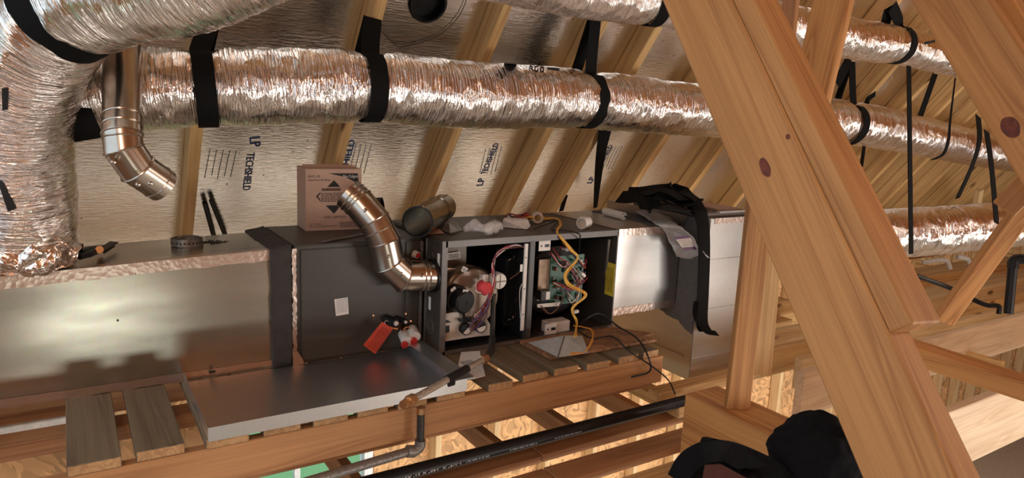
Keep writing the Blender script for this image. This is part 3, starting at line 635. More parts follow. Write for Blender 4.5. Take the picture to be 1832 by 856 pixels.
# ============================================================ vent pipes
def pipe_run(par, pts, r, mat='pipe_metal', beads=(), seg=32, open_ends=True, inner=True):
    pts = [V(p) for p in pts]; n = len(pts)
    for i in range(n - 1):
        d = (pts[i + 1] - pts[i]).normalized(); dp = (pts[i] - pts[i - 1]).normalized() if i else d; dn = (pts[i + 2] - pts[i + 1]).normalized() if i < n - 2 else d
        n0 = (d + dp).normalized(); n1 = (d + dn).normalized(); u, v = frame_of(d); bm = bmesh.new()
        for rr in ((r, r - .0015) if inner else (r,)):
            R0, R1 = [], []
            for k in range(seg):
                c = (u * math.cos(2 * math.pi * k / seg) + v * math.sin(2 * math.pi * k / seg)) * rr
                R0.append(bm.verts.new(pts[i] + c - d * (c.dot(n0) / d.dot(n0)))); R1.append(bm.verts.new(pts[i + 1] + c - d * (c.dot(n1) / d.dot(n1))))
            for k in range(seg): bm.faces.new((R0[k], R0[(k + 1) % seg], R1[(k + 1) % seg], R1[k]))
        me_o = fin(bm, 'pipe_section', mat, par, True); autosmooth(me_o, 60)
        if i:
            ringp = []
            for k in range(seg + 1):
                c = (u * math.cos(2 * math.pi * k / seg) + v * math.sin(2 * math.pi * k / seg)) * (r + .001); ringp.append(pts[i] + c - d * (c.dot(n0) / d.dot(n0)))
            tube('seam_bead', ringp, .0028, mat, par, 6)
    for i, t, rr in beads:
        d = (pts[i + 1] - pts[i]); c0 = pts[i] + d * t; u, v = frame_of(d)
        tube('bead_ring', [c0 + (u * math.cos(2 * math.pi * k / seg) + v * math.sin(2 * math.pi * k / seg)) * (r + .0005) for k in range(seg + 1)], rr, mat, par, 6)
E1 = empty('vent_elbow', pc, 'jointed galvanised vent elbow rising from the furnace side', 'vent pipe')
PY = pc.y - .0
ep = [V((-.003, pc.y, pc.z))] + [Y(q[0], q[1], PY + q[2]) for q in ((722, 494, 0), (696, 470, 0), (688, 432, 0), (670, 396, .02), (641, 362, .06), (622, 346, .085))]
pipe_run(E1, ep, .058, beads=((0, .3, .003), (0, .45, .0025), (3, .55, .003), (5, .55, .003), (5, .25, .002)))
for (i, t, a_) in ((1, .5, .6), (2, .5, .3), (4, .5, .2), (0, .6, 1.0)):
    d = (ep[i + 1] - ep[i]); u, v = frame_of(d); c = ep[i] + d * t; k = (CAM - c).normalized(); k = (k - d.normalized() * k.dot(d.normalized())).normalized()
    hollow('rivet', [(-.001, .008), (.003, .006), (.0045, .001)], c + k * .058, k, 'pipe_metal', E1, 12)
# loose pipe end lying on the furnace top
lp0 = at(747, 397, 'z', FH + .066); lp1 = at(793, 371, 'z', FH + .066)
E2 = empty('loose_pipe', lp0, 'short open galvanised pipe lying loose on the furnace top', 'vent pipe')
d = (lp1 - lp0); dl = d.length; d.normalize()
hollow('pipe_body', [(0, .058), (dl, .058), (dl + .02, .052), (dl + .03, .03), (dl + .032, .0)], lp0, d, 'galvanised', E2)
hollow('pipe_inside', [(0, .0565), (dl, .0565), (dl, 0)], lp0, d, 'galvanised', E2)
hollow('end_rim', [(-.004, .060), (.006, .060), (.006, .0555), (-.004, .0555), (-.004, .060)], lp0, d, 'plastic_black', E2)
tube('lock_seam', [lp0 + V((.02, 0, .055)) + d * .01, lp0 + V((.02, 0, .055)) + d * (dl - .01)], .003, 'galvanised', E2, 6)
bm = bmesh.new(); c = lp0 + d * (dl * .8); 
hollow('bead_ring', [(dl * .7, .058), (dl * .72, .061), (dl * .74, .058)], lp0, d, 'galvanised', E2)
# second black rimmed pipe behind the elbow
q0 = at(672, 375, 'z', FH + .045); E4 = empty('pipe_cap', q0, 'black rimmed pipe end lying behind the vent elbow', 'vent pipe')
hollow('cap_rim', [(0, .052), (.03, .052), (.03, .046), (0, .046), (0, .052)], q0, (.75, -.5, .1), 'plastic_black', E4); hollow('cap_body', [(0, .05), (-.1, .05), (-.1, .0)], q0, (.75, -.5, .1), 'galvanised', E4)
# hanging flue on the left
fd = 1.90
E3 = empty('flue_pipe', ptd(218, 40, fd), 'vertical galvanised flue pipe hanging at left with an angled elbow', 'vent pipe')
fp = [ptd(217, 10, 2.05), ptd(219, 240, fd), ptd(222, 268, fd), ptd(246, 302, fd + .03), ptd(292, 333, fd + .10)]
pipe_run(E3, fp, .050, beads=((0, .88, .0025), (0, .95, .0025), (1, .2, .003), (3, .75, .0015)))
tube('lock_seam', [p + V((.012, -.0485, 0)) for p in (fp[0], fp[0] * .12 + fp[1] * .88)], .0025, 'pipe_metal', E3, 6)
for (px, py) in ((203, 290), (247, 330), (269, 328)): c = ptd(px, py, fd - .06); hollow('rivet', [(0.02, .007), (-.004, .006), (-.006, .001)], c, -(CAM - c), 'pipe_metal', E3, 12)

# ============================================================ drip pan
dp = empty('drip_pan', (-.47, -.1, 0), 'shallow galvanised drip pan on the planks in front of the coil', 'drain pan')
PX0, PX1, PY0, PY1, PH = -.88, -.066, -.338, .131, .042
box('pan_floor', (PX0, PY0, .0005), (PX1, PY1, .002), 'galvanised_bright', dp)
box('front_wall', (PX0, PY0 - .0015, .0005), (PX1, PY0, PH), 'galvanised_return', dp); box('left_wall', (PX0 - .0015, PY0, .0005), (PX0, PY1, PH), 'galvanised_bright', dp)
bm = bmesh.new(); add_hex(bm, [V((PX1 + (.0 if i & 1 else -.0015) + (.0 if not i & 4 else 0), (.13 if i & 2 else PY0), (PH if i & 4 else .0005))) for i in range(8)]); fin(bm, 'right_wall', 'galvanised_bright', dp)
bm = bmesh.new(); add_hex(bm, [V(((PX1 + .03 if i & 1 else PX1 - .035), (.13 if i & 2 else PY0 - .001), (PH if not i & 4 else PH + .0015) )) for i in range(8)]); fin(bm, 'right_rim', 'galvanised_bright', dp)

# ============================================================ return duct and plenum
PXL = 1.27; pcn = at(1232, 682, 'x', PXL); PYF, PZB = pcn.y, pcn.z
rt = empty('return_plenum', (1.3, .2, -.245), 'tall galvanised return plenum with short duct to the furnace', 'plenum')
box('connecting_duct', (FW + .002, .002, .055), (PXL, .53, .452), 'galvanised_return', rt, .002)
box('plenum_box', (PXL, PYF, PZB), (1.60, .56, .50), 'galvanised_return', rt, .003)
strip('foil_tape', lambda x: .418, lambda x: .453, .002, FW + .004, PXL - .01, 'foil_tape', rt) ; strip('foil_tape', lambda x: .056, lambda x: .09, .002, FW + .004, PXL - .01, 'foil_tape', rt)
for z in (.30, -.175, .06): box('cross_rib', (PXL, PYF - .004, z), (1.60, PYF, z + .007), 'galvanised_return', rt, .001)
box('cross_rib', (PXL - .004, -.08, -.175), (PXL, .5, -.168), 'galvanised_return', rt, .001)
bm = bmesh.new(); pts = [(PYF + .002, -.05), (PYF + .002, .50), (-.02, .50), (-.0, .46), (.0, .07), (.02, .052), (.16, .052), (.10, .015), (.02, -.005), (-.03, -.01), (-.07, -.03)]
n = len(pts); vs = [bm.verts.new((PXL - .002, y, z)) for y, z in pts]; f = bm.faces.new(vs); bmesh.ops.triangulate(bm, faces=[f]); bmesh.ops.subdivide_edges(bm, edges=bm.edges[:], cuts=5)
for v in bm.verts: v.co += V((-.003 - .003 * noise.noise(v.co * 50), .006 * noise.noise(v.co * 35 + V((3, 0, 0))), .006 * noise.noise(v.co * 30)))
fin(bm, 'mastic_patch', 'mastic', rt, True)
box('mastic_patch', (PXL - .005, PYF - .006, .15), (PXL + .04, PYF + .002, .50), 'mastic', rt, .002); box('mastic_patch', (1.12, -.02, .4525), (PXL + .02, .50, .458), 'mastic', rt, .002)
box('foil_tape', (1.34, PYF - .003, .475), (1.60, PYF + .001, .502), 'foil_tape', rt)
# flat dark cartons lying on the plenum
fc = empty('flat_register', (1.55, .1, .50), 'flat brown register panel in shrink wrap on top of the plenum', 'panel')
box('panel_body', (1.31, PYF + .03, .501), (1.64, .40, .522), 'cabinet_edge', fc, .003); box('panel_face', (1.44, PYF + .08, .522), (1.6, .36, .532), 'cardboard', fc, .002); box('wrap_edge', (1.4, PYF + .025, .520), (1.62, PYF + .045, .527), 'clear_plastic', fc, .002)

# ============================================================ flexible foil ducts
def flex(name, path, r, label, straps=(), n=30, seg=44, group=None, seed=0, mat='foil'):
    pts = spline(path, n); L_ = [0]
    for a, b in zip(pts, pts[1:]): L_.append(L_[-1] + (b - a).length)
    tot = L_[-1]; step = .007; N_ = int(tot / step); bm = bmesh.new(); uvl = bm.loops.layers.uv.new('UVMap')
    rs, k = [], 0; P = []
    for i in range(N_ + 1):
        s = tot * i / N_
        while k < len(L_) - 2 and L_[k + 1] < s: k += 1
        t = (s - L_[k]) / max(1e-9, L_[k + 1] - L_[k]); P.append(pts[k].lerp(pts[k + 1], t))
    t0 = (P[1] - P[0]).normalized(); u, v = frame_of(t0); rings = []; sd = []
    for (q, wd) in straps: sd.append((min(range(N_ + 1), key=lambda i: (P[i] - V(q)).length) * tot / N_, wd))
    for i, p in enumerate(P):
        s = tot * i / N_; t = (P[min(i + 1, N_)] - P[max(i - 1, 0)]).normalized(); u = (u - t * u.dot(t)).normalized(); v = t.cross(u); ring = []
        pin = 1 - sum(.13 * math.exp(-((s - q) / .055) ** 2) for q, wd in sd)
        for j in range(seg):
            a = 2 * math.pi * j / seg; ca, sa = math.cos(a), math.sin(a)
            q = V((s * 34, ca * 1.6, sa * 1.6 + seed)); q2 = V((s * 9, ca * 2.2, sa * 2.2 + seed * 3)); q3 = V((s * 90, ca * 3.0, sa * 3.0 + seed))
            rr = r * (pin + .026 * noise.noise(q) + .03 * noise.noise(q2) + .014 * noise.noise(q3))
            ring.append(bm.verts.new(p + (u * ca + v * sa) * rr))
        rings.append(ring)
    for i in range(N_):
        for j in range(seg):
            f = bm.faces.new((rings[i][j], rings[i][(j + 1) % seg], rings[i + 1][(j + 1) % seg], rings[i + 1][j])); f.smooth = True
            for lp, (ii, jj) in zip(f.loops, ((i, j), (i, j + 1), (i + 1, j + 1), (i + 1, j))): lp[uvl].uv = (tot * ii / N_, jj / seg)
    bm.faces.new(rings[0][::-1]); bm.faces.new(rings[-1])
    me = bpy.data.meshes.new(name); bmesh.ops.recalc_face_normals(bm, faces=bm.faces); bm.to_mesh(me); bm.free(); o = link(name, me, mat); tag(o, label, 'flex duct', group); return o
A_R = .128
kd = .256 * FPX
Apts = [ptd(150, 168, kd / 150), ptd(265, 160, kd / 146), ptd(400, 157, kd / 141), ptd(640, 154, kd / 130), ptd(830, 170, kd / 119), ptd(1040, 178, kd / 104), ptd(1270, 200, kd / 90), ptd(1530, 222, kd / 76), ptd(1780, 272, kd / 60), ptd(1960, 300, kd / 50)]
sA = [ptd(366, 158, kd / 142), ptd(660, 155, kd / 129), ptd(1048, 179, kd / 103), ptd(1515, 222, kd / 77)]
ductA = flex('foil_duct', Apts, A_R, 'long foil flex duct strapped across the middle under the rafters', [(q, .06) for q in sA], seed=1)
Bd = 1.66
Cpts = [V((-1.30, .33, .425)), ptd(40, 380, 2.06), ptd(28, 260, 1.98), ptd(36, 150, 1.9), ptd(90, 42, 1.8), ptd(200, -22, 1.72), ptd(330, -48, 1.68), ptd(470, -105, 1.68), ptd(620, -180, 1.75)]
ductC = flex('foil_duct', Cpts, .145, 'fat foil flex duct bending up from the supply duct at far left', [(ptd(122, 16, 1.775), .07)], seed=2)
Dk = .19 * FPX
Dpts = [ptd(760, -75, Dk / 108), ptd(920, -40, Dk / 96), ptd(1050, -12, Dk / 88), ptd(1170, 5, Dk / 82), ptd(1300, 22, Dk / 78), ptd(1430, 52, Dk / 74), ptd(1540, 72, Dk / 70), ptd(1620, 84, Dk / 66), ptd(1720, 108, Dk / 58), ptd(1860, 130, Dk / 50)]
ductD = flex('foil_duct', Dpts, .095, 'upper foil flex duct under the ridge at top right', [(ptd(1168, 5, Dk / 82), .05), (ptd(1602, 80, Dk / 67), .05)], seed=3)
Fk = .25 * FPX
Fpts = [ptd(1480, 425, Fk / 96), ptd(1600, 418, Fk / 92), ptd(1700, 411, Fk / 88), ptd(1832, 400, Fk / 82), ptd(1990, 385, Fk / 74)]
ductF = flex('foil_duct', Fpts, .122, 'lower foil flex duct at the right edge behind the brace', seed=4)
# foil fittings under the bend: crumpled tape skirt where duct meets supply duct
sk = rough_blob('foil_skirt', [ptd(-60, 452, 2.06), ptd(20, 462, 2.02), ptd(90, 458, 2.06), ptd(140, 446, 2.15)], [.045, .055, .05, .02], 'foil_crumple', None, seg=40, n=24, amp=.45, freq=26)
tag(sk, 'crumpled foil collar where the fat duct meets the supply duct', 'foil collar')
tag(wire('thin_wire', [roof(681, 55, .11), roof(705, 78, .03), roof(724, 83, .01), roof(782, 65, .01), roof(820, 30, .01), roof(838, -10, .01)], .0016, 'wire_black'), 'thin dark wire looping over the foil sheathing near the vent', 'wire')
from mathutils.bvhtree import BVHTree
def on_duct(duct, pxs, lift):
    t = BVHTree.FromPolygons([v.co for v in duct.data.vertices], [p.vertices for p in duct.data.polygons]); out = []
    for px, py in pxs:
        r = ray(px, py).normalized(); h = t.ray_cast(CAM, r); out.append(h[0] - r * lift if h[0] else ptd(px, py, 2))
    return out
def duct_mark(duct, quad, mat='ink_black', nu=6, nv=3):
    g = []
    for i in range(nu + 1):
        for j in range(nv + 1):
            u, v = i / nu, j / nv; a = V(quad[0]).lerp(V(quad[1]), u); b = V(quad[3]).lerp(V(quad[2]), u); g.append(tuple(a.lerp(b, v)))
    P = on_duct(duct, g, .004); bm = bmesh.new(); vs = [bm.verts.new(p) for p in P]
    for i in range(nu):
        for j in range(nv): k = i * (nv + 1) + j; bm.faces.new((vs[k], vs[k + 1], vs[k + nv + 2], vs[k + nv + 1]))
    o = fin(bm, 'printed_mark', mat); o.parent = duct
for q in (((3, 158), (4, 198), (14, 196), (15, 157)), ((-4, 326), (14, 379), (30, 373), (3, 322))): duct_mark(ductC, q)
for q in (((1654, 75), (1673, 71), (1673, 76), (1655, 80)),): duct_mark(ductD, q)
for (x, y, ch) in ((902, 116, 'b'), (947, 122, 'R'), (956, 123, '6'), (966, 124, '0'), (979, 124, 'b')):
    if ch == 'b': duct_mark(ductA, ((x, y - 4), (x + 22, y - 2), (x + 22, y + 2), (x, y)))
    elif ch == 'R': [duct_mark(ductA, q) for q in (((x, y - 5), (x + 2, y - 5), (x + 2, y + 5), (x, y + 5)), ((x, y - 5), (x + 6, y - 4), (x + 6, y - 2), (x, y - 3)), ((x + 4, y - 4), (x + 6, y - 4), (x + 6, y), (x + 4, y)), ((x + 2, y), (x + 4, y - 1), (x + 8, y + 5), (x + 6, y + 5)))]
    else: [duct_mark(ductA, q) for q in (((x, y - 5), (x + 2, y - 5), (x + 2, y + 5), (x, y + 5)), ((x + 5, y - (0 if ch == '6' else 5)), (x + 7, y - (0 if ch == '6' else 5)), (x + 7, y + 5), (x + 5, y + 5)), ((x, y - 5), (x + 7, y - 5), (x + 7, y - 3), (x, y - 3)), ((x, y + 3), (x + 7, y + 3), (x + 7, y + 5), (x, y + 5)))]
# hollow black marks on the fat duct
for (a, b, c, d_) in ((4, 158, 10, 197), (2, 325, 22, 378)):
    pass

# ============================================================ black hanger straps
def loop_strap(label, c, axis, r, top, wid, span=(200, -20), topr=None, flip=False):
    axis = V(axis).normalized(); up = V((0, 0, 1)); up = (up - axis * up.dot(axis)).normalized(); side = up.cross(axis).normalized()
    if side.y < 0: side = -side
    pts = [V(top)]
    for k in range(15):
        a = math.radians(40 - k * (300 / 14)) ; pts.append(V(c) + (side * math.cos(a) + up * math.sin(a)) * r)
    pts2 = [pts[0]] + pts[1:] + [V(top) + side * -.012]
    o = ribbon('hanger_strap', pts2, axis, wid, 'strap_black', n=4); return tag(o, label, 'strap', 'black hanger straps')
def axis_at(P, i): return (P[i + 1] - P[i - 1]).normalized()
rs = A_R * .97
loop_strap('black hanger strap around the middle duct beside the flue pipe', sA[0], axis_at(Apts, 2), rs, roof(376, 34, .11) - RN * .004, .062)
loop_strap('black hanger strap around the middle duct above the cardboard box', sA[1], axis_at(Apts, 3), rs, roof(665, 32, .11) - RN * .004, .064)
loop_strap('black hanger strap around the middle duct above the control board side', sA[2], axis_at(Apts, 5), rs, roof(1062, 28, .11) - RN * .004, .062)
loop_strap('black hanger strap on the middle duct just right of the big brace', sA[3], axis_at(Apts, 7), rs, roof(1520, 110, .11) - RN * .004, .065)
loop_strap('black hanger strap around the upper duct left of the big brace', ptd(1168, 5, Dk / 82), axis_at(Dpts, 3), .094, ptd(1176, -70, Dk / 80), .055)
loop_strap('black hanger strap around the upper duct right of the upright board', ptd(1602, 80, Dk / 67), axis_at(Dpts, 7), .094, ptd(1592, 12, Dk / 70), .06)
loop_strap('wide black hanger strap around the fat duct bend at upper left', ptd(122, 16, 1.775), ptd(200, -22, 1.72) - ptd(90, 42, 1.8), .136, ptd(60, -80, 1.85), .075)
def hang(label, pts, wid, wdir=None): o = ribbon('hanger_strap', pts, wdir or (lambda t: V((1, .0, 0))), wid, 'strap_black', n=6); return tag(o, label, 'strap', 'black hanger straps')
hang('black strap end tucked below the fat duct beside the flue', [ptd(136, 170, 2.02), ptd(146, 210, 2.0), ptd(160, 250, 2.04)], lambda t: .05 + .03 * t)
hang('loose black strap hanging below the middle duct towards the plenum', [roof(1084, 225, .12), roof(1073, 290, .14), roof(1065, 372, .12)], lambda t: .085 - .06 * t)
hang('long straight black strap crossing two ducts at right', [ptd(1626, 118, 3.0), ptd(1628, 290, 3.0), ptd(1630, 455, 3.0)], .034)
hang('slanted black strap between upper and middle ducts at right', [ptd(1674, 130, 4.6), ptd(1645, 212, 4.55)], .06)
hang('black strap behind the upright board below the upper duct', [ptd(1520, 105, 3.9), ptd(1497, 150, 3.8)], .06)
hang('short curled black strap end on the rafters right of the big brace', [ptd(1566, 168, 4.4), ptd(1553, 178, 4.4), ptd(1549, 192, 4.4)], .05)
hang('black strap below the middle duct right of the big brace', [ptd(1546, 262, 4.2), ptd(1541, 298, 4.2)], .034)
hang('thin twisted black strap over the middle duct at right', [ptd(1709, 140, 4.1), ptd(1700, 215, 4.0), ptd(1697, 250, 3.95), ptd(1688, 275, 3.97), ptd(1670, 286, 4.05)], lambda t: .012 + .03 * t)
hang('bent black strap left of the two at the right edge', [ptd(1750, 208, 3.6), ptd(1752, 250, 3.5), ptd(1740, 295, 3.5), ptd(1713, 355, 3.6)], .04)
hang('black strap reaching down to the lower duct at the right edge', [ptd(1765, 235, 3.3), ptd(1774, 300, 3.2), ptd(1783, 400, 3.1)], .042)
hang('black strap tail dropping behind the furnace beside a rafter', [roof(1012, 350, .05), roof(1004, 378, .05)], .03)
for k, (a, b) in enumerate((((378, 358), (406, 428)), ((366, 362), (384, 428)))):
    tag(tube('black_cable', [roof(*a, .03), roof(*b, .03)], .011, 'plastic_black', None, 8), ('thick black cable' if k == 0 else 'second black cable') + ' running down the roof left of the cardboard box', 'cable')

# ============================================================ braces and posts
def facing(name, pa, pb, wid, thk, phi, mat, label, off=0.0, offv=0.0, cat='brace', ref=None):
    pa, pb = V(pa), V(pb); d = (pb - pa).normalized(); tow = CAM - (pa + pb) / 2; tow = (tow - d * tow.dot(d)).normalized(); r_ = d.cross(tow)
    if r_.dot(to_world(1, 0, 0)) < 0: r_ = -r_
    u = r_ * math.cos(phi) + tow * math.sin(phi); nn = tow * math.cos(phi) - r_ * math.sin(phi)
    sh = u * off - nn * (thk / 2 + offv)
    o = beam(name, pa + sh, pb + sh, wid, thk, u, mat, bev=.004); tag(o, label, cat); return o, u, nn
PH_ = math.radians(30)
bw = .160
o1, u1, n1 = facing('diagonal_brace', ptd(1244 - 28, -60, 1.66), ptd(1620 + 26, 910, 1.16), bw, .075, PH_, 'pine_brace', 'big orange diagonal timber brace crossing the right foreground')
d1 = (ptd(1646, 910, 1.16) - ptd(1216, -60, 1.66))
pe = ptd(1216, -60, 1.66) + d1 * .775
o2, u2, n2 = facing('sister_board', ptd(1216, -60, 1.66), pe, .046, .10, PH_, 'pine_brace', 'narrower board nailed along the right edge of the big brace', off=bw / 2 + .024)
def knot(par, px, py, d_, a_, b_, ang, u, nn, dd):
    pass
# upper right brace
o3, u3, n3 = facing('diagonal_brace', ptd(1640, -90, 1.95), ptd(1905, 330, 1.65), .15, .06, math.radians(12), 'pine_brace', 'diagonal timber brace across the top right corner with a dark knot')
facing('diagonal_brace', ptd(1757, -60, 2.05), ptd(1900, 190, 1.95), .045, .1, math.radians(12), 'pine_orange', 'thin board beside the corner brace at top right')
facing('diagonal_brace', ptd(1805, -60, 2.2), ptd(1930, 130, 2.1), .09, .04, 0, 'pine_shade', 'dark board behind the corner brace at top right')
# upright boards top
facing('upright_board', ptd(1500, -60, 2.3), ptd(1425, 260, 2.25), .125, .04, math.radians(28), 'pine_orange', 'upright orange board behind the big brace near the top', cat='board')
facing('upright_board', ptd(1416, -40, 2.5), ptd(1400, 120, 2.5), .05, .04, math.radians(20), 'pine_shade', 'short dark upright board beside the big brace at the top', cat='board')
# posts
pb_ = at(1318, 730, 'z', gz)
po = beam('post', pb_ + V((0, 0, .0)), pb_ + V((.0, .0, 1.2)), .085, .04, V((.85, -.52, 0)), 'pine_brace'); tag(po, 'vertical stud standing on the orange girder beside the plenum', 'post')
facing('post', ptd(1359, 672, 2.9), ptd(1392, 300, 2.9), .10, .04, math.radians(-20), 'pine', 'stud with knots behind the vertical stud near the plenum', cat='post')
# right side braces
facing('strut', ptd(1690, 580, 2.5), ptd(1850, 360, 2.3), .06, .05, math.radians(-25), 'pine_orange', 'slanted strut rising to the right edge above the joists')
facing('board_offcut', ptd(1795, 375, 2.2), ptd(1850, 320, 2.15), .075, .04, 0, 'pine_brace', 'short cut board end at the top of the slanted strut', cat='board')
facing('strut', ptd(1600, 628, 2.1), ptd(1870, 716, 1.95), .065, .05, math.radians(35), 'pine_orange', 'low strut running to the lower right in front of bright joists')
tag(beam('post', ptd(1752, 340, 6), ptd(1738, 420, 6.2), .06, .05, (1, 0, 0), 'pine_pale'), 'far pale stud beyond the ducts at right', 'post')

# knots on the braces
def knot_on(par, u, nn, px, py, pa, pb, ra, rb, thk_off=.0):
    # point on the brace front plane
    pl = V(pa); r = ray(px, py); t = (pl - CAM).dot(nn) / r.dot(nn); c = CAM + r * t; d = (V(pb) - V(pa)).normalized()
    bm = bmesh.new(); vs = [bm.verts.new(c + nn * .0008 + (d * math.cos(t_) * rb + u * math.sin(t_) * ra) * (1 + .12 * noise.noise(V((math.cos(t_) * 2, math.sin(t_) * 2, px))))) for t_ in [i * math.pi / 10 for i in range(20)]]
    bm.faces.new(vs); o = fin(bm, 'knot', 'knot'); o.parent = par; o.matrix_parent_inverse = par.matrix_basis.inverted(); return o
knot_on(o1, u1, n1, 1369, 300, ptd(1216, -60, 1.66), ptd(1646, 910, 1.16), .011, .023)
knot_on(o1, u1, n1, 1410, 245, ptd(1216, -60, 1.66), ptd(1646, 910, 1.16), .005, .006)
knot_on(o3, u3, n3, 1808, 228, ptd(1640, -90, 1.95), ptd(1905, 330, 1.65), .020, .03)

# ============================================================ pipes and hoses
ab = empty('steel_pipe', (0, -.31, -.25), 'long black steel pipe with white print running below the header beam', 'pipe')
pa_, pb2 = V((-1.6, -.315, -.262)), V((1.15, -.315, -.262)); cyl('pipe_body', pa_, pb2, .024, 'plastic_black', ab, 24)
PC_ = V((0, -.315, -.262)); tv = CAM - PC_; tv.x = 0; tv.normalize(); tn = V((1, 0, 0)).cross(tv)
if tn.z < 0: tn = -tn
pn = tv * math.cos(.6) - tn * math.sin(.6); pt = tn * math.cos(.6) + tv * math.sin(.6)      # print faces down and forward, upside down
xp = lambda px, py: at(px, py, 'y', -.335).x
xa, xb = xp(826, 822), xp(708, 850)
text('1-1/4" X .140" X 21\' ASTM', .013, V((xa, PC_.y, PC_.z)) + pn * .0245 + pt * .004, (-1, 0, 0), -pt, 'ink_white', ab, width=xa - xb)
for x_, l_ in ((-(xp(875, 808)), xp(875, 808) - xp(832, 820)), (-(xp(960, 785)), .12), (-(xp(1040, 765)), .13)): bars('worn_print', [(x_, -.003, l_, .006)], PC_ + pn * .0245, (-1, 0, 0), -pt, 'ink_grey', ab)
gp = empty('gas_pipe', ptd(752, 790, 2.0), 'iron gas pipe with elbow rising in front of the header beam', 'pipe')
yg = -.36
g0, g1 = Y(753, 738, yg), Y(752, 788, yg)
cyl('riser', g0, g1, .0125, 'iron', gp, 16); hollow('brass_cap', [(0, .016), (.02, .016), (.022, .012), (.022, 0)], g0 - V((0, 0, .004)), (0, 0, 1), 'brass', gp, 8)
ge = Y(750, 803, yg); tube('elbow', spline([g1, ge + V((0, 0, .004)), ge + V((-.03, 0, -.01))], 5), .018, 'iron_grey', gp, 16)
cyl('run', ge, Y(520, 872, yg), .0155, 'iron_grey', gp, 16); cyl('collar', ge + V((-.02, 0, -.006)), Y(728, 808, yg), .02, 'iron_grey', gp, 16)
fx = empty('gas_connector', Y(722, 726, -.34), 'braided gas connector hose slanting in front of the drip pan', 'hose')
h0, h1 = at(724, 723, 'z', .08), at(870, 641, 'z', .066)
hp = [h0.lerp(h1, t) for t in (0, .07, .96, 1)]
cyl('braided_hose', hp[1], hp[2], .0105, 'flex_steel', fx, 18)
for k in range(46): 
    c = hp[1].lerp(hp[2], (k + .5) / 46)
    d_ = (h1 - h0).normalized(); hollow('braid_ring', [(-.002, .0105), (0, .0116), (.002, .0105)], c, d_, 'flex_steel', fx, 12)
hollow('brass_nut', [(-.02, .013), (-.02, .018), (.012, .018), (.012, .012)], hp[1], (h1 - h0), 'brass', fx, 6); hollow('brass_nut', [(-.045, .0), (-.045, .013), (-.02, .013)], hp[1], (h1 - h0), 'brass', fx, 16)
hollow('brass_nut', [(-.012, .012), (-.012, .017), (.02, .017), (.02, .012)], hp[2], (h1 - h0), 'brass', fx, 6); cyl('iron_elbow', hp[2], h1, .014, 'iron', fx, 14); tube('iron_elbow', [h1, at(879, 628, 'z', .04), at(881, 606, 'y', -.022)], .014, 'iron', fx, 14)
cl = hp[1].lerp(hp[2], .58); cd = (h1 - h0).normalized(); cyl('black_clip', cl - cd * .06, cl + cd * .07, .0145, 'plastic_black', fx, 12); beam('clip_tab', cl - cd * .06 + V((0, -.01, -.012)), cl - cd * .02 + V((0, -.01, -.018)), .016, .01, (0, 0, 1), 'plastic_black', fx)
bp = empty('drain_riser', ptd(1805, 560, 3.2), 'black plastic drain riser with elbow standing on the joists at right edge', 'pipe')
tube('riser', [ptd(1804, 562, 3.2), ptd(1812, 478, 3.2)], .02, 'plastic_black', bp, 16); tube('elbow', spline([ptd(1812, 480, 3.2), ptd(1815, 466, 3.2), ptd(1832, 464, 3.18), ptd(1850, 466, 3.15)], 5), .024, 'plastic_black', bp, 16)
cb = tube('black_hose', spline([ptd(1640, 494, 3.6), ptd(1700, 516, 3.6), ptd(1760, 545, 3.5), ptd(1786, 548, 3.45), ptd(1787, 562, 3.45)], 6), .012, 'plastic_black', None, 8); tag(cb, 'thin black hose crossing the far joists at right', 'hose')
for k, (pts, s) in enumerate((([(1650, 470), (1690, 466), (1700, 482)], 'white flexible tube under the lower duct at right'), ([(1712, 460), (1730, 464), (1738, 480)], 'second white tube behind the strut at right'))):
    tag(tube('white_tube', spline([ptd(a, b, 5.0) for a, b in pts], 6), .018, 'lime_pipe', None, 8), s, 'tube')

# ============================================================ small things on top of the ducts
# cardboard carton
b0 = at(547, 414, 'z', .441); b1 = at(646, 410, 'z', .441); wx = (b1 - b0); wx.z = 0; bw_ = wx.length; wx.normalize(); wy = V((-wx.y, wx.x, 0)); bh = .245; bd = .15
cx = empty('carton', b0, 'brown cardboard aerosol carton standing on the coil cabinet', 'box')
def obox(name, a, b, c, d, e, f, mat, par):
    bm = bmesh.new(); add_hex(bm, [b0 + wx * (b if i & 1 else a) + wy * (d if i & 2 else c) + V((0, 0, f if i & 4 else e)) for i in range(8)]); return fin(bm, name, mat, par)
cbd = obox('carton_body', 0, bw_, 0, bd, 0, bh - .002, 'cardboard', cx); obox('top_flap', .004, bw_ - .006, .07, .074, bh - .002, bh + .012, 'cardboard', cx); obox('top_flap', 0.0, bw_, 0.002, bd, bh - .002, bh, 'cardboard', cx)
F0 = b0 - wy * .0008; Z = V((0, 0, 1)); fpnt = lambda a, b: F0 + wx * (a * bw_) + Z * (b * bh)
def ink(poly): plate('printed_mark', [fpnt(a, b) for a, b in poly], .0003, 'ink_black', cbd)
ink([(.40, .93), (.93, .93), (.95, .76), (.7, .87)]); ink([(.50, .82), (.61, .71), (.38, .71)]); ink([(.35, .41), (.63, .41), (.50, .27)])
ink([(.18, .56), (.26, .63), (.26, .605), (.215, .56), (.26, .50), (.26, .475)]); ink([(.80, .56), (.72, .63), (.72, .605), (.765, .56), (.72, .50), (.72, .475)])
text('Nu-Calgon', .017, fpnt(.66, .86) - wy * .0006, wx, Z, 'ink_white', cbd, width=.27 * bw_); text('4171-75', .014, fpnt(.05, .86), wx, Z, 'ink_black', cbd, width=.2 * bw_); text('Evap-Foam No Rinse', .010, fpnt(.05, .81), wx, Z, 'ink_black', cbd, width=.38 * bw_)
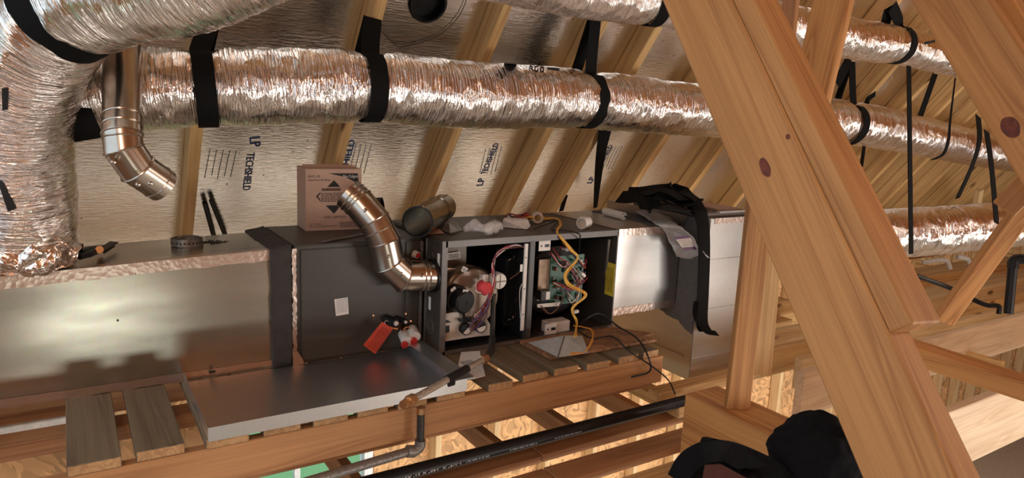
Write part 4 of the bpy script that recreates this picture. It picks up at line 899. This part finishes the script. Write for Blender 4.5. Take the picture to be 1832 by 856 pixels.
text('LEVEL 1 AEROSOLS', .013, fpnt(.32, .20), wx, Z, 'ink_black', cbd, width=.4 * bw_); text('9 x 1 (case)', .010, fpnt(.06, .10), wx, Z, 'ink_black', cbd, width=.2 * bw_); text('18 oz. (510 grams) each', .010, fpnt(.06, .06), wx, Z, 'ink_black', cbd, width=.5 * bw_)
bars('fine_print', [(.27 * bw_, (.47 + .026 * k) * bh, .4 * bw_, .003) for k in range(6)] + [(.6 * bw_, (.04 + .02 * k) * bh, .34 * bw_, .002) for k in range(5)], F0, wx, Z, 'ink_black', cbd, .0004)
bm = bmesh.new(); x = .28
while x < .62:
    w_ = random.uniform(.003, .009); bm.faces.new([bm.verts.new(fpnt(a, b) - wy * .0004) for a, b in ((x, .645), (x + w_, .645), (x + w_, .69), (x, .69))]); x += w_ + random.uniform(.003, .008)
fin(bm, 'barcode', 'ink_black', cbd)
sc = beam('metal_strip', at(575, 433, 'z', .444), at(660, 418, 'z', .444), .018, .002, (0, 1, 0), 'iron_grey'); tag(sc, 'thin grey metal strip lying in front of the carton', 'strip')
# perforated hanger strap roll and screws on the supply duct
zt = ztop(-.85) + .002
c = at(336, 440, 'z', zt); hr = empty('hanger_strap_roll', c, 'small roll of perforated metal strap on the supply duct', 'roll')
for k in range(3): hollow('strap_coil', [(0, .052 - .003 * k), (.024, .052 - .003 * k), (.024, .0505 - .003 * k), (0, .0505 - .003 * k), (0, .052 - .003 * k)], c + V((0, .02, .0005 + .001 * k)), (0, 0, 1), 'iron_grey', hr, 40)
for k in range(12):
    a = math.radians(180 + 15 * k); pp = c + V((0, .02, .012)) + V((math.cos(a), math.sin(a), 0)) * .0525; hollow('strap_hole', [(0, .0035), (.0006, .0001)], pp, (math.cos(a), math.sin(a), 0), 'plastic_black', hr, 8)
for k in range(26):
    px = random.uniform(352, 408); q = at(px, 434 + random.uniform(-3, 3) - (px - 352) * .03, 'z', zt + .003); a = random.uniform(0, 6.28); dv = V((math.cos(a), math.sin(a), 0)) * .008
    s_ = empty('screw', q, 'small dark screw in the pile beside the strap roll', 'screw', 'screws on the supply duct'); tube('shaft', [q - dv, q + dv], .0018, 'iron', s_, 5); tube('head', [q + dv, q + dv * 1.2], .0038, 'iron', s_, 6)
# black handled snips
sn = empty('tin_snips', at(170, 448, 'z', zt), 'black handled tin snips beside the foil duct collar', 'tool')
zz = lambda px, py, h: at(px, py, 'z', zt + h)
tube('handle', spline([zz(142, 460, .014), zz(158, 455, .016), zz(175, 448, .016)], 4), [.010] * 4 + [.012] * 4 + [.008], 'plastic_black', sn, 10); tube('handle', spline([zz(146, 452, .02), zz(160, 447, .022), zz(178, 445, .016)], 4), .010, 'plastic_black', sn, 10)
cyl('pivot', zz(178, 447, .008), zz(178, 447, .024), .012, 'brass', sn, 12); plate('blade', [zz(178, 443, .015), zz(197, 432, .018), zz(212, 433, .014), zz(186, 449, .012)], .004, 'iron', sn); plate('blade', [zz(178, 448, .010), zz(196, 442, .008), zz(206, 440, .006), zz(188, 452, .006)], .004, 'iron', sn)
# things on the furnace top
FT = FH + .003; T = lambda px, py, h=0: at(px, py, 'z', FT + h)
bg = rough_blob('plastic_bag', [T(833, 410, .022), T(845, 405, .036), T(858, 409, .032), T(872, 410, .03), T(888, 404, .034), T(900, 407, .02)], [.012, .026, .022, .02, .024, .008], 'clear_plastic', None, amp=.55, freq=32, n=6); tag(bg, 'crumpled clear plastic parts bag on the furnace top', 'plastic bag')
pk = empty('foam_block', T(925, 407), 'white wedge shaped carton piece on the furnace top', 'packaging')
plate('foam_front', [T(898, 407, .0), T(943, 411, .0), T(949, 405, .012), T(945, 396, .03), T(900, 394, .034)], .006, 'ink_white', pk); plate('foam_top', [T(900, 394, .034), T(945, 396, .03), T(942, 393, .03), T(904, 391, .034)], .004, 'ink_white', pk)
pm = tube('pipe_mouth', [T(790, 411, .012), T(808, 400, .018)], .02, 'cabinet_edge', None, 12); bpy.data.objects.remove(pm)
dc = empty('dark_fitting', T(800, 408), 'dark glossy metal cover lying beside the loose pipe', 'metal cover'); plate('cover', [T(790, 412, .004), T(806, 419, .004), T(828, 414, .006), T(814, 396, .03), T(802, 395, .03)], .003, 'iron_grey', dc); 
cd_ = plate('instruction_card', [T(766, 419, .002), T(795, 418, .002), T(786, 410, .004), T(774, 411, .004)], .001, 'cardboard'); tag(cd_, 'small orange printed card at the furnace top edge', 'card')
wr = empty('wire_harness', T(945, 395), 'tangle of red and black wires with connectors on the furnace top', 'wires')
for k in range(7):
    j = lambda s=6: random.uniform(-s, s)
    wire('wire', [T(905 + j(4), 390 + j(3), .012), T(915 + j(), 383 + j(3), .03), T(928 + j(), 390 + j(3), .02), T(940 + j(), 384 + j(3), .03), T(950 + j(), 392 + j(3), .012)], .0032, ['wire_red', 'wire_black', 'wire_red', 'wire_brown'][k % 4], wr, 5)
beam('connector', T(909, 389, .02), T(920, 388, .02), .02, .016, (0, 0, 1), 'plastic_white', wr)
tr = empty('tape_roll', T(962, 385), 'tan paper roll lying among the wires on the furnace top', 'roll'); hollow('roll_body', [(0, .026), (.045, .026), (.045, .014), (0, .014), (0, .026)], T(962, 390, .027), (.5, .85, 0), 'tape_tan', tr, 24)
yw = empty('thermostat_wires', T(970, 392), 'orange and yellow wires running over the furnace front to the control board', 'wires')
for k in range(5):
    j = lambda s=2: random.uniform(-s, s)
    mt = 'wire_orange' if k % 2 else 'wire_yellow'
    wire('wire', [T(930 + 6 * k, 396 - 2 * k, .008), T(950 + j(4), 388 + j(), .03), T(975 + j(), 391 + j(), .01), T(995 + j(), 392 + j(), .006), T(1003 + j(), 400 + j(), .005), T(997 + j(), 414 + j(1), .004), Y(1004 + j(), 426 + j(1), -.012), Y(1022 + j(), 448 + j(), -.012), Y(1034 + j(), 462 + j(), -.01), Y(1012 + j(3), 490 + j(), .0), Y(1018 + j(3), 510 + j(), -.008), Y(1048 + j(3), 528 + j(), -.02), Y(1024 + j(), 552 + j(), -.02), Y(1032 + j(), 576 + j(), -.02), at(1030 + j(3), 602 + j(), 'z', .07)], .0027, mt, yw, 6)
for k in range(2): wire('wire', [Y(1026, 583, -.03), Y(1045, 586, -.05), Y(1058 + 3 * k, 592, -.08), at(1060 - 2 * k, 610, 'z', .05), at(1045, 630, 'z', .04), at(1020, 632 + 3 * k, 'z', .05)], .0024, 'wire_orange', yw, 6)
bwv = empty('black_cable', T(980, 412), 'thin black cable lying across the furnace top and down its front', 'cable')
wire('cable', [T(955, 410, .004), T(998, 395, .02), T(986, 411, .004), T(1010, 412, .004), T(1036, 419, .004), Y(1037, 430, -.006), Y(1036, 452, .03)], .0028, 'wire_black', bwv, 6)
lc = empty('loose_cable', Y(1100, 600, -.1), 'loose black cable trailing from furnace bottom over the header beam', 'cable')
wire('cable', [Y(1030, 592, .02), Y(1050, 570, -.02), Y(1075, 562, -.02), at(1105, 584, 'z', .05), at(1140, 606, 'z', .03), Y(1160, 640, -.345), Y(1162, 665, -.335), Y(1130, 675, -.332)], .0038, 'wire_black', lc, 7); wire('cable', [Y(1030, 590, .0), at(1060, 606, 'z', .024), at(1095, 602, 'z', .024), at(1125, 628, 'z', .024), Y(1165, 655, -.345), Y(1195, 680, -.42), Y(1208, 706, -.5)], .0032, 'wire_black', lc, 7)
pvc = empty('white_coupling', T(1046, 409), 'white plastic pipe coupling lying on the furnace top corner', 'pipe fitting'); c0 = T(1040, 403, .016); hollow('coupling_body', [(0, .026), (.05, .026), (.05, .021), (0, .021), (0, .026)], c0 + V((0, 0, .008)), (.93, .35, 0), 'plastic_white', pvc, 28); hollow('coupling_ridge', [(.012, .026), (.014, .028), (.02, .028), (.022, .026)], c0 + V((0, 0, .008)), (.93, .35, 0), 'plastic_white', pvc, 28); hollow('coupling_stop', [(.02, .021), (.02, .0)], c0 + V((0, 0, .008)), (.93, .35, 0), 'tape_tan', pvc, 28)
tb0 = at(1116, 387, 'z', .453 + .02); tb = empty('sealant_tube', tb0, 'small translucent sealant tube lying on the return duct', 'tube'); ad = V((-.1, -1, 0)).normalized()
hollow('tube_body', [(-.16, .019), (0, .019), (0, .016), (-.01, .014), (-.012, 0)], tb0, ad, 'plastic_white', tb); hollow('nozzle', [(-.012, .008), (.012, .006), (.014, 0)], tb0, ad, 'paper_white', tb); hollow('nozzle_tip', [(.012, .0055), (.02, .005), (.021, 0)], tb0, ad, 'plastic_black', tb)
# clear bag with label hanging off the return duct
lb_ = empty('label_bag', at(1200, 420, 'y', -.01), 'clear plastic bag with printed label draped off the return duct', 'plastic bag')
RTZ = .46
gp_ = [[at(1108, 358, 'z', RTZ + .006), at(1140, 362, 'z', RTZ + .02), at(1155, 366, 'z', RTZ + .03)], [at(1130, 375, 'z', RTZ + .01), at(1170, 378, 'z', RTZ + .03), at(1190, 385, 'z', RTZ + .02)], [at(1165, 398, 'z', RTZ + .01), at(1195, 402, 'z', RTZ + .01), at(1212, 404, 'z', RTZ + .01)], [Y(1188, 416, -.012), Y(1210, 420, -.03), Y(1236, 424, -.125)], [Y(1200, 440, -.04), Y(1222, 446, -.06), Y(1252, 448, -.14)], [Y(1209, 462, -.03), Y(1230, 465, -.06), Y(1268, 463, -.145)]]
bm = bmesh.new(); rows = []
cols = [spline([r[k] for r in gp_], 6) for k in range(3)]
for i in range(len(cols[0])):
    rw = spline([cols[0][i], cols[1][i], cols[2][i]], 6); rows.append([bm.verts.new(p + noise.noise_vector(p * 40) * .006 + V((0, -.004, .004))) for p in rw])
for a, b in zip(rows, rows[1:]):
    for k in range(len(a) - 1): bm.faces.new((a[k], a[k + 1], b[k + 1], b[k]))
bgo = fin(bm, 'bag_film', 'clear_plastic', lb_, True); sm = bgo.modifiers.new('s', 'SOLIDIFY'); sm.thickness = .002
lq = [Y(*q, -.125) for q in ((1206, 424), (1232, 421), (1248, 446), (1224, 448))]; blb = plate('bag_label', lq, .0006, 'ink_white', lb_)
xd = lq[1] - lq[0]; yd = lq[0] - lq[3]
plate('label_band', [p + V((0, -.001, 0)) for p in (lq[0], lq[1], lq[1].lerp(lq[2], .2), lq[0].lerp(lq[3], .2))], .0004, 'wire_purple', blb); plate('label_band', [p + V((0, -.001, 0)) for p in (lq[3], lq[2], lq[2].lerp(lq[1], .2), lq[3].lerp(lq[0], .2))], -.0004, 'wire_purple', blb)
bars('fine_print', [(.008, yd.length * (.28 + .1 * k), xd.length * .8, .003) for k in range(5)], lq[3] + V((0, -.0012, 0)), xd, yd, 'wire_brown', blb, .0003)
# bundle of folded black strap over the plenum
sb = empty('strap_bundle', (1.2, .2, .5), 'folded bundle of black hanger strap on top of the plenum', 'strap')
PZ = lambda px, py, z: at(px, py, 'z', z)
for k, (a, b, c_, z) in enumerate((((1108, 352), (1150, 356), (1200, 372), .515), ((1122, 346), (1165, 352), (1205, 368), .53), ((1130, 342), (1180, 345), (1235, 368), .54), ((1145, 338), (1190, 335), (1245, 363), .55), ((1140, 362), (1175, 370), (1228, 374), .525), ((1150, 348), (1185, 340), (1225, 358), .56))):
    ribbon('strap_fold', [PZ(*a, z + .035), PZ(*b, z + .055), PZ(*c_, z + .035)], lambda t: V((.4, .9, .1)), .07, 'strap_black', sb, n=8)
ribbon('strap_tail', [PZ(1160, 348, .54), PZ(1185, 333, .57), PZ(1222, 345, .57), Y(1246, 368, PYF + .03), Y(1257, 396, PYF - .016), Y(1260, 450, PYF - .018), Y(1258, 520, PYF - .018), Y(1256, 575, PYF - .02), Y(1262, 594, PYF - .05)], lambda t: V((1, .1, 0)) if t > .4 else V((.5, .85, 0)), .085, 'strap_black', sb, n=8)
ribbon('strap_tail', [Y(1246, 540, PYF - .02), Y(1244, 570, PYF - .03), Y(1258, 592, PYF - .04), Y(1283, 597, PYF - .06)], lambda t: V((.3, 1, .3)), .04, 'strap_black', sb, n=6)
# debris on the platform right of furnace: osb offcut and white chute piece
oc = bmesh.new(); pol = [at(*q, 'z', .002) for q in ((985, 645), (1175, 612), (1152, 606), (1168, 601), (1095, 590), (985, 604), (930, 615))]
vs = [oc.verts.new(p) for p in pol]; vt_ = [oc.verts.new(p + V((0, 0, .012))) for p in pol]; oc.faces.new(vs); oc.faces.new(vt_)
for i in range(len(pol)): j = (i + 1) % len(pol); oc.faces.new((vs[i], vs[j], vt_[j], vt_[i]))
tag(fin(oc, 'strand_board_offcut', 'osb_brown'), 'jagged brown strand board scrap under the furnace right end', 'board')
ch = empty('metal_offcut', at(1000, 625, 'z', .015), 'bent pale sheet metal piece lying on the strand board scrap', 'sheet metal')
plate('left_wing', [at(945, 614, 'z', .016), at(998, 640, 'z', .018), at(1010, 601, 'z', .045)], .0015, 'offcut_metal', ch); plate('right_wing', [at(998, 640, 'z', .018), at(1053, 632, 'z', .018), at(1042, 602, 'z', .03), at(1010, 601, 'z', .045)], .0015, 'offcut_metal', ch)
tube('fold_seam', [at(998, 640, 'z', .02), at(1010, 601, 'z', .047)], .0025, 'cabinet_edge', ch, 6)
ip = empty('manual_bag', at(840, 660, 'z', .003), 'white instruction booklet lying on the planks under the furnace edge', 'booklet')
mcv = plate('cover', [at(812, 688, 'z', .003), at(868, 674, 'z', .003), at(858, 630, 'z', .003), at(825, 632, 'z', .003)], .004, 'paper_white', ip); a = at(832, 655, 'z', .0075); bars('barcode', [(0, .006 * k, .05, .003) for k in range(8)], a, (1, .0, 0), (0, 1, 0), 'ink_grey', mcv, .0004)

# ============================================================ black bags in the lower right foreground
def bag(name, label, c, dims, seed, mat='cloth_black'):
    bm = bmesh.new(); bmesh.ops.create_icosphere(bm, subdivisions=5, radius=1)
    for v in bm.verts:
        q = v.co.copy(); f = 1 + .14 * noise.noise(q * 1.6 + V((seed, 0, 0))) + .07 * noise.noise(q * 4 + V((0, seed, 0))); r_ = 1 - abs(noise.noise(q * 2.3 + V((seed, seed, 0)))); f -= .10 * max(0, r_ - .8) * 5 * .5
        v.co = V((q.x * dims[0], q.y * dims[1], q.z * dims[2])) * f + V(c)
    return bm
b = bag('bag', '', ptd(1462, 830, 1.62), (.115, .11, .115), 3.1)
o = tag(fin(b, 'jacket_bundle', 'cloth_black', None, True), 'bunched black cloth jacket beside the foot of the big brace', 'jacket')
tbg = empty('tool_bag', ptd(1290, 850, 1.6), 'black tool bag with maroon lining at the bottom edge', 'bag')
b = bag('bag', '', ptd(1300, 905, 1.55), (.125, .11, .10), 8.2); fin(b, 'bag_body', 'cloth_black', tbg, True)
ribbon('handle', [ptd(1212, 860, 1.5), ptd(1232, 826, 1.5), ptd(1262, 810, 1.5), ptd(1300, 808, 1.52), ptd(1350, 826, 1.55), ptd(1385, 845, 1.55), ptd(1420, 880, 1.55)], lambda t: V((.3, .3, .9)), .045, 'cloth_black', tbg, thk=.015)
plate('flap', [ptd(1256, 800, 1.5), ptd(1264, 782, 1.5), ptd(1300, 790, 1.52), ptd(1345, 812, 1.52), ptd(1375, 835, 1.52), ptd(1320, 840, 1.5), ptd(1272, 812, 1.5)], .02, 'cloth_black', tbg)
plate('lining', [ptd(1258, 858, 1.42), ptd(1262, 834, 1.42), ptd(1290, 832, 1.42), ptd(1345, 862, 1.42)], .006, 'cloth_maroon', tbg)
